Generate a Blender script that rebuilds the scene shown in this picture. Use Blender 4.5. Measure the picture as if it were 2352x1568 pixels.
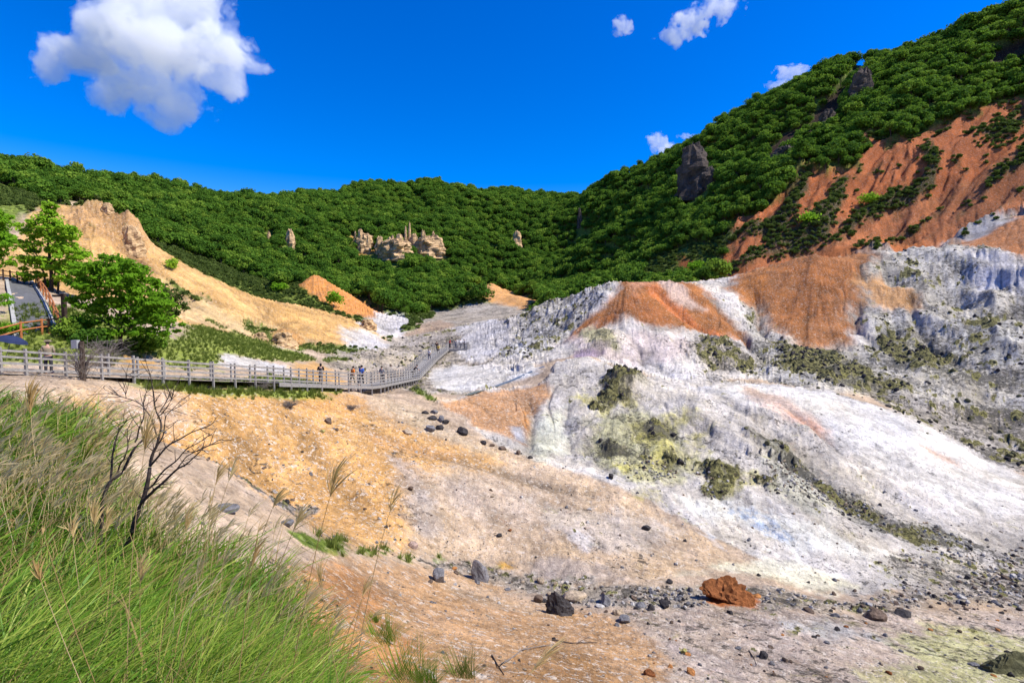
import bpy, bmesh, math, random
import numpy as np
from mathutils import Vector, Matrix, Euler

# ------------------------------------------------------------------ camera, sky, sun, exposure
SC = bpy.context.scene
COL = SC.collection
for o in list(bpy.data.objects):
    bpy.data.objects.remove(o)
PITCH = math.radians(3.28)
cam_d = bpy.data.cameras.new('camera')
cam_d.lens = 18.0; cam_d.sensor_width = 36.0
cam_d.clip_start = 0.05; cam_d.clip_end = 20000
cam = bpy.data.objects.new('camera', cam_d); COL.objects.link(cam)
cam.location = (0, 0, 0); cam.rotation_euler = (math.radians(90) - PITCH, 0, 0)
SC.camera = cam

SUN_EL = math.radians(50)
SUN_AZ = math.radians(100)          # clockwise from +Y (the view direction): from the right, a little behind the camera
W = bpy.data.worlds.new('World'); SC.world = W; W.use_nodes = True
wn = W.node_tree.nodes; wl = W.node_tree.links
bg = wn['Background']; bg.inputs['Strength'].default_value = 0.15
sky = wn.new('ShaderNodeTexSky'); sky.sky_type = 'NISHITA'; sky.sun_disc = False
sky.sun_elevation = SUN_EL; sky.sun_rotation = SUN_AZ
sky.altitude = 300; sky.air_density = 1.0; sky.dust_density = 0.05; sky.ozone_density = 3.5
hsv = wn.new('ShaderNodeHueSaturation'); hsv.inputs['Saturation'].default_value = 1.55
hsv.inputs['Hue'].default_value = 0.521
wl.new(sky.outputs[0], hsv.inputs['Color']); wl.new(hsv.outputs[0], bg.inputs['Color'])
sun_d = bpy.data.lights.new('sun', 'SUN'); sun_d.energy = 5.0; sun_d.angle = math.radians(0.53)
sun_d.color = (1.0, 0.95, 0.86)
sun = bpy.data.objects.new('sun', sun_d); COL.objects.link(sun)
sdir = Vector((math.sin(SUN_AZ) * math.cos(SUN_EL), math.cos(SUN_AZ) * math.cos(SUN_EL), math.sin(SUN_EL)))
sun.rotation_euler = (-sdir).to_track_quat('-Z', 'Y').to_euler()
SC.view_settings.view_transform = 'Standard'; SC.view_settings.look = 'None'
SC.view_settings.exposure = 0.5; SC.view_settings.gamma = 1
SC.view_settings.use_curve_mapping = False
SC.cycles.max_bounces = 18; SC.cycles.diffuse_bounces = 3; SC.cycles.transparent_max_bounces = 8
SC.cycles.volume_bounces = 16; SC.cycles.volume_step_rate = 1.0; SC.cycles.volume_max_steps = 256
SC.cycles.use_denoising = True; SC.cycles.denoising_input_passes = 'RGB_ALBEDO_NORMAL'; SC.cycles.denoising_prefilter = 'ACCURATE'

# ------------------------------------------------------------------ small tools
def lin(c):
    c = np.asarray(c, float) / 255.0
    return np.where(c <= 0.04045, c / 12.92, ((c + 0.055) / 1.055) ** 2.4)
def link(o, parent=None):
    COL.objects.link(o)
    if parent is not None: o.parent = parent
    return o
def tag(o, label=None, cat=None, group=None, kind=None):
    if label: o['label'] = label
    if cat: o['category'] = cat
    if group: o['group'] = group
    if kind: o['kind'] = kind
    return o
def empty(name, loc, rz=0):
    o = bpy.data.objects.new(name, None); o.empty_display_size = 0.3
    o.location = loc; o.rotation_euler = (0, 0, rz); return link(o)
def mesh_np(name, V, F, mat=None, parent=None, smooth=False, mat_idx=None):
    """V (n,3) array, F (m,k) array with k = 3 or 4"""
    V = np.ascontiguousarray(V, np.float32); F = np.ascontiguousarray(F, np.int32)
    me = bpy.data.meshes.new(name); k = F.shape[1]
    me.vertices.add(len(V)); me.vertices.foreach_set('co', V.ravel())
    me.loops.add(F.size); me.loops.foreach_set('vertex_index', F.ravel())
    me.polygons.add(len(F)); me.polygons.foreach_set('loop_start', np.arange(0, F.size, k, dtype=np.int32))
    me.polygons.foreach_set('use_smooth', np.full(len(F), smooth))
    if mat is not None:
        for m in (mat if isinstance(mat, (list, tuple)) else [mat]): me.materials.append(m)
    if mat_idx is not None: me.polygons.foreach_set('material_index', np.ascontiguousarray(mat_idx, np.int32))
    me.update(calc_edges=True); me.validate()
    o = bpy.data.objects.new(name, me)
    return link(o, parent)
def attr(o, name, typ, data):
    a = o.data.attributes.new(name, typ, 'POINT')
    key = {'FLOAT': 'value', 'FLOAT_COLOR': 'color', 'FLOAT_VECTOR': 'vector', 'INT': 'value'}[typ]
    a.data.foreach_set(key, np.ascontiguousarray(data, np.int32 if typ == 'INT' else np.float32).ravel())

RNG = np.random.default_rng(7)
_perm = np.random.default_rng(3).permutation(256).astype(np.int32)
_perm = np.concatenate([_perm, _perm, _perm[:2]])
_g = np.random.default_rng(5).normal(size=(256, 3)); _g = (_g / np.linalg.norm(_g, axis=1)[:, None]).astype(np.float32)
def pnoise(x, y, z):
    x = np.asarray(x, np.float32); y = np.asarray(y, np.float32); z = np.asarray(z, np.float32) + 0 * x
    xf = np.floor(x); yf = np.floor(y); zf = np.floor(z)
    xi = xf.astype(np.int32) & 255; yi = yf.astype(np.int32) & 255; zi = zf.astype(np.int32) & 255
    x = x - xf; y = y - yf; z = z - zf
    fx = x * x * x * (x * (x * 6 - 15) + 10); fy = y * y * y * (y * (y * 6 - 15) + 10); fz = z * z * z * (z * (z * 6 - 15) + 10)
    out = np.zeros_like(x)
    for i in (0, 1):
        wx = fx if i else 1 - fx; pi_ = _perm[xi + i]
        for j in (0, 1):
            wy = wx * (fy if j else 1 - fy); pj = _perm[(pi_ + yi + j) & 255]
            for k in (0, 1):
                h = _perm[(pj + zi + k) & 255]; g = _g[h]
                out += wy * (fz if k else 1 - fz) * (g[..., 0] * (x - i) + g[..., 1] * (y - j) + g[..., 2] * (z - k))
    return out * 1.6
def fbm(x, y, z=0.0, octv=4, gain=0.5, ridged=False):
    s = 0; a = 1; t = 0; f = 1
    for i in range(octv):
        n = pnoise(np.asarray(x) * f + 17.3 * i, np.asarray(y) * f + 9.1 * i, np.asarray(z) * f + 5.7 * i)
        if ridged: n = 1 - 2 * np.abs(n)
        s = s + a * n; t += a; a *= gain; f *= 2.03
    return s / t
def sstep(a, b, x):
    t = np.clip((x - a) / (b - a), 0, 1); return t * t * (3 - 2 * t)

# ------------------------------------------------------------------ terrain: height field through surveyed points
# a survey point is (u, v, Y): a pixel of the 2352 px wide photograph and the ground distance judged for it
cP, sP = math.cos(PITCH), math.sin(PITCH)
def ray(u, v):
    cu = (u - 1176) / 1176; cv = (784 - v) / 1176
    return cu, cP + cv * sP, -sP + cv * cP
def pt(u, v, Y):
    x, y, z = ray(u, v); k = Y / y
    return (x * k, Y, z * k)
S = []          # survey points
def A(*q):
    for p in q:
        x, y, z = pt(*p[:3]); S.append((x, y, z - (p[3] if len(p) > 3 else 0)))
# the knoll the camera stands on, with the grass
A((0,1568,4),(400,1568,5),(700,1568,7),(0,1200,8),(0,925,13),(130,935,14),(240,1000,13),(250,1320,7.5),(200,1150,10),(400,1290,8.8),(330,1180,10.5),
  (640,1300,11),(520,1420,7.5),(770,1500,8.6),(900,1568,8.2))
S += [(-9,17,-5.4),(-13,17.5,-4.4)]
# foreground slope and floor
A((1176,1568,9.5),(1000,1450,12.5),(1200,1450,15),(850,1330,15.5),(1000,1340,19),(1500,1568,12.5),(1900,1568,14.5),(2352,1568,16),(2352,1450,21),(2100,1400,23),
  (1680,1385,21.5),(1500,1400,20),(1900,1450,19),(1300,1385,21))
# orange slope under the fence
A((250,888,24),(400,893,27),(300,1000,21.5),(480,1130,20.5),(640,1180,22.5),(560,1000,27),(640,900,34.5),(700,1000,30.5),(700,1100,26.5),(850,910,43),(780,950,36.5),
  (900,1200,24),(800,1100,27.5),(1000,1280,23.5),(1100,1305,24),(1300,1250,26),(1200,1140,31),(1050,1050,34),(1000,1000,38),(950,945,42),(1060,985,40.5),(1180,1050,37))
# gully between slope and front mound
A((1220,1055,37),(1400,1110,34),(1500,1160,32.5),(1650,1240,29),(1800,1305,27),(1960,1365,24.5),(2150,1340,27),(2352,1300,30))
# front mound
A((1340,818,60),(1420,866,53),(1490,872,55),(1600,880,55),(1720,884,54),(1900,903,52),(2100,968,48),(2352,1120,41),(1240,905,52),(1100,910,50),(1030,925,46),
  (1400,950,47),(1500,1000,43),(1280,980,45),(1600,1080,38.5),(1700,1050,40.5),(1720,1000,43),(1740,1130,34.5),(1950,1050,41),(2000,1200,33),(2200,1150,36.5),(2200,1050,43),
  (1850,1250,29.5),(2150,1270,30.5),(1130,960,44),(1340,1060,38.5))
# behind the front mound
A((1700,868,63),(1850,835,67),(2000,895,59),(2200,948,55),(2352,1000,51),(1480,862,62),(1560,865,63),(2352,1060,47.5))
# white rocky slope at the right
A((2352,585,86),(2100,625,90),(2200,700,82),(2352,750,73),(2000,750,79),(2100,830,68),(2352,880,59),(2250,800,70),(2250,620,88))
# orange mound with a rounded top
A((1870,578,100),(1700,630,101),(2000,580,101),(2150,566,103),(2300,515,105),(2352,492,106),(1800,700,89),(1900,690,88),(1750,775,80),(1850,785,77),(1600,641,102),(1780,625,97),(1980,640,93))
S += [(66,118,9.0),(90,118,12),(45,120,5)]
# pointed mound
A((1440,647,90),(1540,640,93),(1350,660,93),(1250,700,100),(1180,722,112),(1440,690,83),(1440,760,72.5),(1430,835,64),(1330,760,78),(1200,800,81),(1110,835,71),(1600,760,76),(1570,700,84),
  (1650,850,65),(1270,760,86),(1680,790,73),(1720,830,70))
S += [(20,108,-1),(35,118,2),(8,122,-2)]
# middle of the valley
A((1030,805,90),(900,820,76),(850,822,75),(750,832,62),(1000,742,128),(920,728,128),(870,735,120),(1000,722,158),(1100,705,185),(1000,873,66),(1120,862,63),(1200,845,70),(1140,893,57),(1070,905,52.5),(960,770,105),(1050,735,120),
  (960,890,50),(800,870,54))
# bare ridge at the left
A((140,462,75),(250,477,78),(320,542,80),(400,595,84),(500,641,88),(600,686,93),(740,716,98),(800,742,102),(860,765,104),(905,792,101),(430,742,56),(550,772,62),(700,792,73),(800,792,83),
  (300,650,63),(200,560,67),(60,620,58),(80,520,68),(420,680,70),(600,735,80),(20,560,62))
S += [(-63,95,6.5),(-50,104,2.5),(-76,90,13),(-40,108,0)]
# under the walkway: front fence from W0 to W1, then away from the camera
WALK = [(-23.0,18.29,-2.02),(-20.13,25,-3.15),(-12.06,43.8,-6.33),(-11.75,45.5,-6.5),(-12.0,66,-8.45),(-11.75,80,-7.3),(-10.9,88,-6.35)]
for (x0,y0,z0),(x1,y1,z1),lo in zip(WALK[:-1],WALK[1:],(.10,.3,.8,.75,.7,.7)):
    for t in (0.15,.4,.65,.9):
        l = math.hypot(x1-x0,y1-y0); nx, ny = -(y1-y0)/l, (x1-x0)/l
        for off in (0.1, 2.0): S.append((x0+(x1-x0)*t+nx*off, y0+(y1-y0)*t+ny*off, z0+(z1-z0)*t-lo))
# grass behind the walkway, the paved path
A((500,800,43),(400,795,37),(650,832,47),(300,800,36),(60,640,50),(90,762,30),(75,700,38),(0,640,46),(180,700,40),(0,780,29),(250,760,36),(180,860,22.5),(560,850,41),(720,875,45.5))
# left grass hill and far hills (tree height taken off the crests)
A((0,400,95,4),(100,440,92,3),(0,480,80,1))
A((0,374,180,6),(120,390,185,5),(250,396,195,5),(400,420,210,5),(560,453,240,4),(700,442,275,5),(850,417,290,5),(1000,407,290,5),(1100,420,285,5),(1150,452,280,5),
  (1220,434,380,6),(1300,466,360,6),(1310,466,262,5),(1400,393,250,5),(1500,352,240,5),(1600,302,230,5),(1700,242,222,5),(1800,202,216,4),(1900,168,210,4),(1930,140,208,4),(1965,126,206,4),(2020,120,203,4),(2100,112,197,4),(2200,74,190,4),(2300,20,182,4),(2352,-20,178,4))
for u, v, Y in ((0,365,180),(250,385,195),(560,440,240),(850,415,290),(1100,420,290),(1260,440,390),(1500,350,240),(1800,200,216),(2100,112,197),(2352,-20,178)):
    x, y, z = pt(u, v, Y); S.append((x * 1.35, y * 1.35, z - 22)); S.append((x * 2.2, y * 2.2, z - 45))
A((1640,622,126),(1900,552,119),(2200,541,116),(2352,480,113),(1700,490,140),(1900,400,139),(2100,340,139),(2352,250,138),(2352,100,160),(2150,200,165),(1600,450,178),(1400,560,190),(1250,690,172),
  (1450,640,140),(1500,590,150),(1750,330,185),(1900,260,182),(1340,560,225),(1280,600,230),(1230,650,205))
A((950,705,160),(800,620,185),(920,575,214),(920,525,222),(760,520,225),(1100,560,225),(1180,575,235),(400,560,142),(600,650,150),(250,455,150),(450,500,178),(650,540,200),(1000,480,262),(720,632,128),(690,655,126),(800,690,130),(860,722,134),
  (760,690,122),(1130,652,172),(1075,665,170),(1220,690,165),(1130,690,160),(350,575,120),(500,660,115),(620,700,115))
# all round and behind the camera
for a in range(-180, 181, 30):
    for r, z in ((1.2, -1.75), (3.2, -1.9 - 0.5 * max(0, math.cos(math.radians(a - 30))))):
        if r < 2 or abs(a) > 60: S.append((r * math.sin(math.radians(a)), r * math.cos(math.radians(a)), z))
    if abs(a) >= 75:
        for r, zl, zr in ((14, -2, -6), (60, 4, 6), (250, 45, 60), (800, 20, 20)):
            S.append((r * math.sin(math.radians(a)), r * math.cos(math.radians(a)), zr if 0 < a < 150 else zl))
for a in range(-60, 61, 20):
    S.append((900 * math.sin(math.radians(a)), 900 * math.cos(math.radians(a)), 10))
S = np.array(S)
def lp(x, y): return np.arctan2(x, y), np.log(np.hypot(x, y))
sa, sb = lp(S[:, 0], S[:, 1])
def kern(d2): return (d2 + 1e-9) ** 0.75
Kd = (sa[:, None] - sa[None]) ** 2 + (sb[:, None] - sb[None]) ** 2
n_ = len(S); M = np.zeros((n_ + 3, n_ + 3)); M[:n_, :n_] = kern(Kd) + 0 * np.eye(n_)
M[:n_, n_] = 1; M[:n_, n_ + 1] = sa; M[:n_, n_ + 2] = sb; M[n_:, :n_] = M[:n_, n_:].T
M[:n_, :n_] -= np.eye(n_) * 0.006
wts = np.linalg.solve(M, np.concatenate([S[:, 2], np.zeros(3)]))
LR0, LR1 = math.log(1.2), math.log(900)
gA = np.concatenate([np.radians(np.arange(-180, -56, 4)), np.radians(np.linspace(-56, 56, 420)), np.radians(np.arange(60, 181, 4))])
gB = np.linspace(LR0, LR1, 520)
G = np.zeros((len(gA), len(gB)))
bb = gB[None, :, None] - sb[None, None, :]
for i0 in range(0, len(gA), 24):
    aa = gA[i0:i0 + 24][:, None, None] - sa[None, None, :]
    G[i0:i0 + 24] = kern(aa * aa + bb * bb) @ wts[:n_] + wts[n_] + wts[n_ + 1] * gA[i0:i0 + 24][:, None] + wts[n_ + 2] * gB[None, :]
def base_h(az, lr):
    i = np.clip(np.searchsorted(gA, az) - 1, 0, len(gA) - 2); fa = (az - gA[i]) / (gA[i + 1] - gA[i])
    t = np.clip((lr - LR0) / (LR1 - LR0) * (len(gB) - 1), 0, len(gB) - 1.001); j = t.astype(int); fb = t - j
    return (G[i, j] * (1 - fb) + G[i, j + 1] * fb) * (1 - fa) + (G[i + 1, j] * (1 - fb) + G[i + 1, j + 1] * fb) * fa

# mesh columns: fine where the valley lies, each column spaced along its own profile
NC, NR = 1500, 720
AZ = np.concatenate([np.radians(np.arange(-180, -54, 3)), np.radians(np.linspace(-54, 54, NC)), np.radians(np.arange(57, 181, 3))])
NA = len(AZ); fine_lr = np.linspace(LR0, LR1, 1600)
LRc = np.zeros((NA, NR))
for i in range(NA):
    h = base_h(np.full(1600, AZ[i]), fine_lr); el = h / np.exp(fine_lr)
    w = np.abs(np.diff(el)) * 1.0 + np.diff(fine_lr) * 0.16
    w = np.convolve(np.pad(w, 12, 'edge'), np.ones(25) / 25, 'valid')
    c = np.concatenate([[0], np.cumsum(w)]); c /= c[-1]
    LRc[i] = np.interp(np.linspace(0, 1, NR), c, fine_lr)
k_ = 7                                        # neighbouring columns share their spacing
pad = np.pad(LRc, ((k_, k_), (0, 0)), 'edge')
LRc = sum(pad[j:j + NA] for j in range(2 * k_ + 1)) / (2 * k_ + 1)
AZg = np.repeat(AZ[:, None], NR, 1); Rg = np.exp(LRc)
X = (Rg * np.sin(AZg)).astype(np.float32); Y = (Rg * np.cos(AZg)).astype(np.float32)
Z = base_h(AZg.ravel(), LRc.ravel()).reshape(NA, NR)

def column(az):
    i = int(np.clip(np.searchsorted(AZ, az) - 1, 0, NA - 2)); f = (az - AZ[i]) / (AZ[i + 1] - AZ[i])
    r = Rg[i] * (1 - f) + Rg[i + 1] * f; z = Z[i] * (1 - f) + Z[i + 1] * f
    return r, z
def at(u, v, dmin=0.0, dmax=1e9):
    """ground point seen at photograph pixel (u, v), looking no nearer than dmin and no farther than dmax"""
    x, y, z = ray(u, v); h = math.hypot(x, y); t = z / h; az = math.atan2(x, y)
    r, zz = column(az); dp = r * max(math.cos(az), .5); ok = (dp >= dmin) & (dp <= dmax); r = r[ok]; zz = zz[ok]; e = zz / r
    k = np.argmax(e >= t) if (e >= t).any() else int(np.argmax(e))
    if k > 0 and e[k] >= t:
        f = (t - e[k - 1]) / (e[k] - e[k - 1] + 1e-12); f = min(max(f, 0), 1)
        rr = r[k - 1] + (r[k] - r[k - 1]) * f; zr = zz[k - 1] + (zz[k] - zz[k - 1]) * f
    else: rr, zr = r[k], zz[k]
    return Vector((rr * math.sin(az), rr * math.cos(az), zr))
def ground(x, y):
    r, z = column(math.atan2(x, y)); return float(np.interp(math.hypot(x, y), r, z))
def ground_np(x, y):
    az = np.arctan2(x, y); rr = np.hypot(x, y)
    i = np.clip(np.searchsorted(AZ, az) - 1, 0, NA - 2); f = (az - AZ[i]) / (AZ[i + 1] - AZ[i])
    out = np.zeros(len(az))
    for q in range(len(az)):
        out[q] = np.interp(rr[q], Rg[i[q]], Z[i[q]]) * (1 - f[q]) + np.interp(rr[q], Rg[i[q] + 1], Z[i[q] + 1]) * f[q]
    return out
def poly_mask(poly, px, py, dmin=0.0, dmax=1e9, soft=8, warp=None, wamp=10):
    """0..1 membership of world points (px, py) in the ground outline seen through pixel outline poly"""
    q = []
    m = len(poly)
    for a in range(m):
        (u0, v0), (u1, v1) = poly[a], poly[(a + 1) % m]
        n = max(1, int(math.hypot(u1 - u0, v1 - v0) / 40))
        for b in range(n): q.append(at(u0 + (u1 - u0) * b / n, v0 + (v1 - v0) * b / n, dmin, dmax).xy)
    q = np.array([(p.x, p.y) for p in q]); qa, qb = lp(q[:, 0], q[:, 1])
    a_, b_ = lp(px, py); out = np.zeros(px.shape)
    mg = (soft + wamp) * 2 / 1176
    box = (a_ > qa.min() - mg) & (a_ < qa.max() + mg) & (b_ > qb.min() - mg * 3) & (b_ < qb.max() + mg * 3)
    x = a_[box]; y = b_[box]
    if len(x) == 0: return out
    inside = np.zeros(len(x), bool); d2 = np.full(len(x), 1e9)
    for k in range(len(q)):
        x0, y0, x1, y1 = qa[k], qb[k], qa[(k + 1) % len(q)], qb[(k + 1) % len(q)]
        cr = ((y0 > y) != (y1 > y)) & (x < (x1 - x0) * (y - y0) / (y1 - y0 + 1e-15) + x0); inside ^= cr
        ex, ey = x1 - x0, y1 - y0; t = np.clip(((x - x0) * ex + (y - y0) * ey) / (ex * ex + ey * ey + 1e-15), 0, 1)
        d2 = np.minimum(d2, (x0 + t * ex - x) ** 2 + (y0 + t * ey - y) ** 2)
    sd = np.where(inside, 1, -1) * np.sqrt(d2) * 1176; soft = soft * 2.1
    if warp is not None: sd = sd + warp[box] * wamp
    out[box] = sstep(-soft, soft, sd)
    return out
# ------------------------------------------------------------------ what the ground is made of (pigments), where rubble and growth lie
px_, py_ = X.ravel(), Y.ravel(); NV = len(px_)
_a, _b = lp(px_, py_)
WARP = fbm(_a * 13, _b * 13, 0.3, 7, 0.66)                    # ragged outlines for the patches
WARP2 = fbm(_a * 60, _b * 60, 7.3, 4, 0.6)
# ------------------------------------------------------------------ downslope streaks: noise smeared along the fall line
def fall_line():
    zr = np.gradient(Z, axis=1) / np.maximum(np.gradient(Rg, axis=1), 1e-4); zt = np.gradient(Z, axis=0) / np.maximum(np.gradient(AZg, axis=0), 1e-6) / Rg
    for _ in range(3):
        for ax in (0, 1): zr = (zr + np.roll(zr, 3, ax) + np.roll(zr, -3, ax)) / 3; zt = (zt + np.roll(zt, 3, ax) + np.roll(zt, -3, ax)) / 3
    sx, cx = np.sin(AZg), np.cos(AZg)
    gx = zr * sx + zt * cx; gy = zr * cx - zt * sx; l = np.hypot(gx, gy)
    m = np.minimum(l / .25, 1) / (l + 1e-6); return (gx * m).ravel(), (gy * m).ravel()
GX, GY = fall_line()
NEAR_ = np.nonzero((np.maximum(py_, np.hypot(px_, py_) * .5) < 112) & (np.abs(_a) < math.radians(54)))[0]
def smear(freq, length, seed, steps=7):
    x, y, gx, gy = px_[NEAR_], py_[NEAR_], GX[NEAR_], GY[NEAR_]; o = 0
    for t in np.linspace(-.5, .5, steps): o = o + pnoise((x + gx * t * length) * freq, (y + gy * t * length) * freq, seed)
    out = np.zeros(NV); out[NEAR_] = o / steps * 2.0; return out
LONG = smear(.55, 9, 3.3); MIDS = smear(1.5, 4.5, 9.1); FINE = smear(4.0, 1.6, 4.4, 5)
FARW = sstep(30, 55, np.maximum(py_, 1))
SMR = np.where(FARW > 0, FARW, 0) * (LONG * .6 + MIDS * .5) + (1 - FARW) * (MIDS * .55 + FINE * .5)
PIG = np.tile(lin((208, 184, 158)), (NV, 1)); RUB = np.full(NV, 0.10); VEG = np.zeros(NV); AMP = np.full(NV, 0.05); SPK = np.full(NV, 0.3)
FOREST = np.zeros(NV); ZID = np.zeros(NV, np.int32)
def paint(poly, col=None, a=1.0, rub=None, veg=None, amp=None, spk=None, dmin=0, dmax=1e9, soft=8, wamp=14, zid=None, forest=None, speck=0.0):
    m = poly_mask(poly, px_, py_, dmin, dmax, soft, 4.2 * WARP + 1.2 * WARP2 + 1.5 * SMR, wamp)
    k = m
    m = m * a
    if speck: m = m * sstep(-speck, speck, WARP2 + WARP * 0.6 + 0.05)
    if col is not None:
        PIG[:] = PIG * (1 - m[:, None]) + lin(col) * m[:, None]
    for arr, val in ((RUB, rub), (VEG, veg), (AMP, amp), (SPK, spk), (FOREST, forest)):
        if val is not None: arr[:] = arr * (1 - m) + val * m
    if zid is not None: ZID[k > 0.5] = zid
    return m
def disc(u, v, ru, rv=None, rot=0):
    rv = rv or ru; c, s = math.cos(math.radians(rot)), math.sin(math.radians(rot))
    return [(u + ru * math.cos(t) * c - rv * math.sin(t) * s, v + ru * math.cos(t) * s + rv * math.sin(t) * c) for t in np.linspace(0, 2 * math.pi, 12, endpoint=False)]
FAR = 108
sel = (np.maximum(py_, 1) > 72) & (py_ < 118) & (_a < math.radians(-8)) & (_a > math.radians(-60)); PIG[sel] = lin((92,104,50)); VEG[sel] = .8; RUB[sel] = 0; AMP[sel] = .3
# far hills: forest floor, then the bare places in it
paint([(-200,-200),(2600,-200),(2600,760),(1230,760),(1100,745),(940,735),(860,722),(760,712),(640,705),(450,620),(330,545),(250,475),(140,455),(-200,640)], (64,84,36), veg=1, rub=0, amp=1.6, spk=0, dmin=FAR, soft=4, wamp=6, zid=2, forest=1)
FOREST[(np.hypot(px_, py_) > 150) & (np.abs(_a) > math.radians(46))] = 1
sel = (np.hypot(px_, py_) > 160) & (np.abs(_a) > math.radians(46)); PIG[sel] = lin((48,62,30)); ZID[sel] = 2
# orange mountain foot
MTN = [(1632,640),(1650,590),(1700,500),(1790,455),(1850,405),(1960,385),(1990,320),(2080,330),(2180,290),(2352,215),(2500,160),(2500,540),(2352,540),(2150,570),(1900,570),(1760,625)]
paint(MTN, (196,112,62), veg=0, rub=0.12, amp=0.6, spk=0.3, dmin=FAR, soft=5, wamp=14, forest=0)
sel = (_a > math.radians(-23.5)) & (_a < math.radians(-12.5)) & (py_ < 131); FOREST[sel] = 0
sel = (_a > math.radians(-5.6)) & (_a < math.radians(3)) & (py_ < 172); FOREST[sel] = 0
sel = (px_ > 45) & (py_ < 126) & (py_ > 60); FOREST[sel] = 0; PIG[sel & (FOREST < 1) & (py_ > 107)] = lin((190,117,71)); VEG[sel & (py_ > 107)] = 0
# brown cliffs under the skyline
for q in ([(1985,148),(1998,190),(1960,215),(1925,262),(1890,300),(1850,330),(1830,345),(1850,300),(1890,250),(1930,200)],
          [(1745,385),(1760,340),(1800,305),(1850,280),(1840,320),(1800,350),(1765,385)], [(2270,140),(2352,90),(2400,80),(2400,150),(2352,150),(2290,170)]):
    paint(q, (66,50,42), veg=0, rub=0.2, amp=1.4, dmin=FAR, soft=4, wamp=8, forest=0)
# low scrub between the mounds and the forest
paint([(1450,640),(1500,585),(1580,560),(1660,545),(1680,560),(1640,610),(1630,650),(1450,660)], (66,78,38), veg=.8, amp=.5, dmin=FAR, soft=6, wamp=10, forest=0)
paint([(1570,590),(1590,600),(1585,640),(1565,640)], (150,85,50), veg=.1, dmin=FAR, soft=5, wamp=12, forest=0)
paint([(330,545),(420,575),(520,610),(610,640),(680,680),(750,715),(600,715),(450,640),(350,590)], (92,104,50), veg=.8, amp=.4, dmin=70, dmax=150, soft=5, wamp=8, forest=0)
paint([(815,548),(830,535),(870,552),(900,560),(930,545),(960,540),(1000,545),(1025,585),(960,590),(900,596),(870,590),(820,580)], (196,146,88), veg=.2, rub=.2, amp=1.0, dmin=FAR, soft=3, wamp=8)
# small orange ridges at the valley head
paint([(686,664),(700,640),(722,624),(750,640),(800,680),(850,705),(905,735),(860,730),(790,722),(740,700)], (226,152,78), rub=.15, veg=0, amp=.7, spk=.5, dmin=FAR, dmax=150, soft=3, wamp=5, forest=0, zid=2)
paint([(1066,668),(1100,655),(1130,648),(1180,665),(1235,690),(1215,712),(1160,710),(1110,688)], (226,166,100), rub=.15, veg=0, amp=.5, spk=.5, dmin=FAR, dmax=200, soft=3, wamp=5, forest=0, zid=2)
paint([(920,735),(1000,715),(1080,705),(1110,715),(1020,735),(950,748)], (84,104,44), veg=.8, dmin=FAR, soft=4, wamp=6, forest=0)
# mossy hill, top left
paint([(-200,380),(60,395),(140,430),(150,460),(90,480),(60,500),(30,530),(10,600),(-200,640)], (104,122,48), veg=.9, amp=.35, dmin=50, dmax=120, soft=5, wamp=8, forest=0, zid=1)
# bare ridge at the left
RIDGE = [(-200,640),(30,560),(60,500),(140,440),(250,455),(330,540),(420,590),(520,635),(620,680),(760,712),(840,745),(905,788),(900,800),(800,795),(700,798),(560,785),(440,750),(330,720),(240,690),(150,715),(-100,715)]
paint(RIDGE, (228,182,116), rub=.10, veg=0, amp=.34, spk=.4, dmin=48, dmax=112, soft=4, wamp=6, zid=1, forest=0)
paint([(140,450),(250,465),(300,510),(340,560),(330,590),(270,570),(200,540),(150,510)], (206,162,110), rub=.2, amp=1.15, spk=.5, dmin=48, dmax=112, soft=10, wamp=16)
paint([(400,650),(520,720),(640,765),(760,795),(640,790),(520,765),(430,735),(360,680)], (232,200,146), a=.8, dmin=48, dmax=112, soft=12, wamp=16)
paint([(600,690),(760,720),(800,745),(790,780),(700,770),(640,740)], (226,176,104), a=.6, dmin=48, dmax=112, soft=16, wamp=22)
paint([(790,760),(830,755),(905,790),(900,800),(800,800)], (218,212,206), a=.95, dmin=48, dmax=112, soft=8, wamp=12)
for q in (disc(735,690,16,6,15), disc(775,705,8,5), disc(850,742,22,6,20)): paint(q, (160,92,56), a=.7, rub=.3, dmin=48, dmax=112, soft=5, wamp=8)
# strip of scrub along the foot of the ridge, grass behind the walkway
paint([(360,790),(440,745),(520,760),(560,770),(620,785),(640,800),(700,812),(740,825),(640,830),(520,815),(500,850),(400,845),(290,790)], (158,170,82), veg=.7, amp=.12, rub=0, dmin=27, dmax=75, soft=6, wamp=14)
for q in ([(480,735),(530,758),(545,770),(500,752)], [(560,738),(640,775),(700,793),(690,800),(620,785),(575,760)], [(400,642),(440,672),(452,690),(415,662)], [(700,795),(770,790),(790,805),(730,815)], [(465,682),(490,697),(485,700)], [(330,640),(370,655),(350,662)]):
    paint(q, (70,86,34), veg=.9, dmin=30, dmax=95, soft=3, wamp=9, speck=.25)
paint([(630,775),(660,765),(700,785),(690,800),(650,795)], (206,158,100), rub=.3, amp=.5, veg=0, dmin=30, dmax=80, soft=3, wamp=6)
paint([(505,815),(560,815),(640,838),(700,850),(690,868),(600,850),(510,842)], (204,200,196), veg=0, dmin=27, dmax=70, soft=4, wamp=10)
paint([(660,835),(720,830),(780,855),(800,880),(740,878),(680,868)], (224,176,112), veg=0, dmin=27, dmax=75, soft=5, wamp=8)
paint([(-50,790),(40,700),(140,700),(330,760),(380,800),(300,835),(-50,835)], (140,152,70), veg=.75, amp=.08, rub=0, dmin=22, dmax=60, soft=6, wamp=10)
paint([(290,800),(360,835),(340,850),(250,835)], (214,166,98), veg=0, dmin=24, dmax=45, soft=6, wamp=10)
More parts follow.
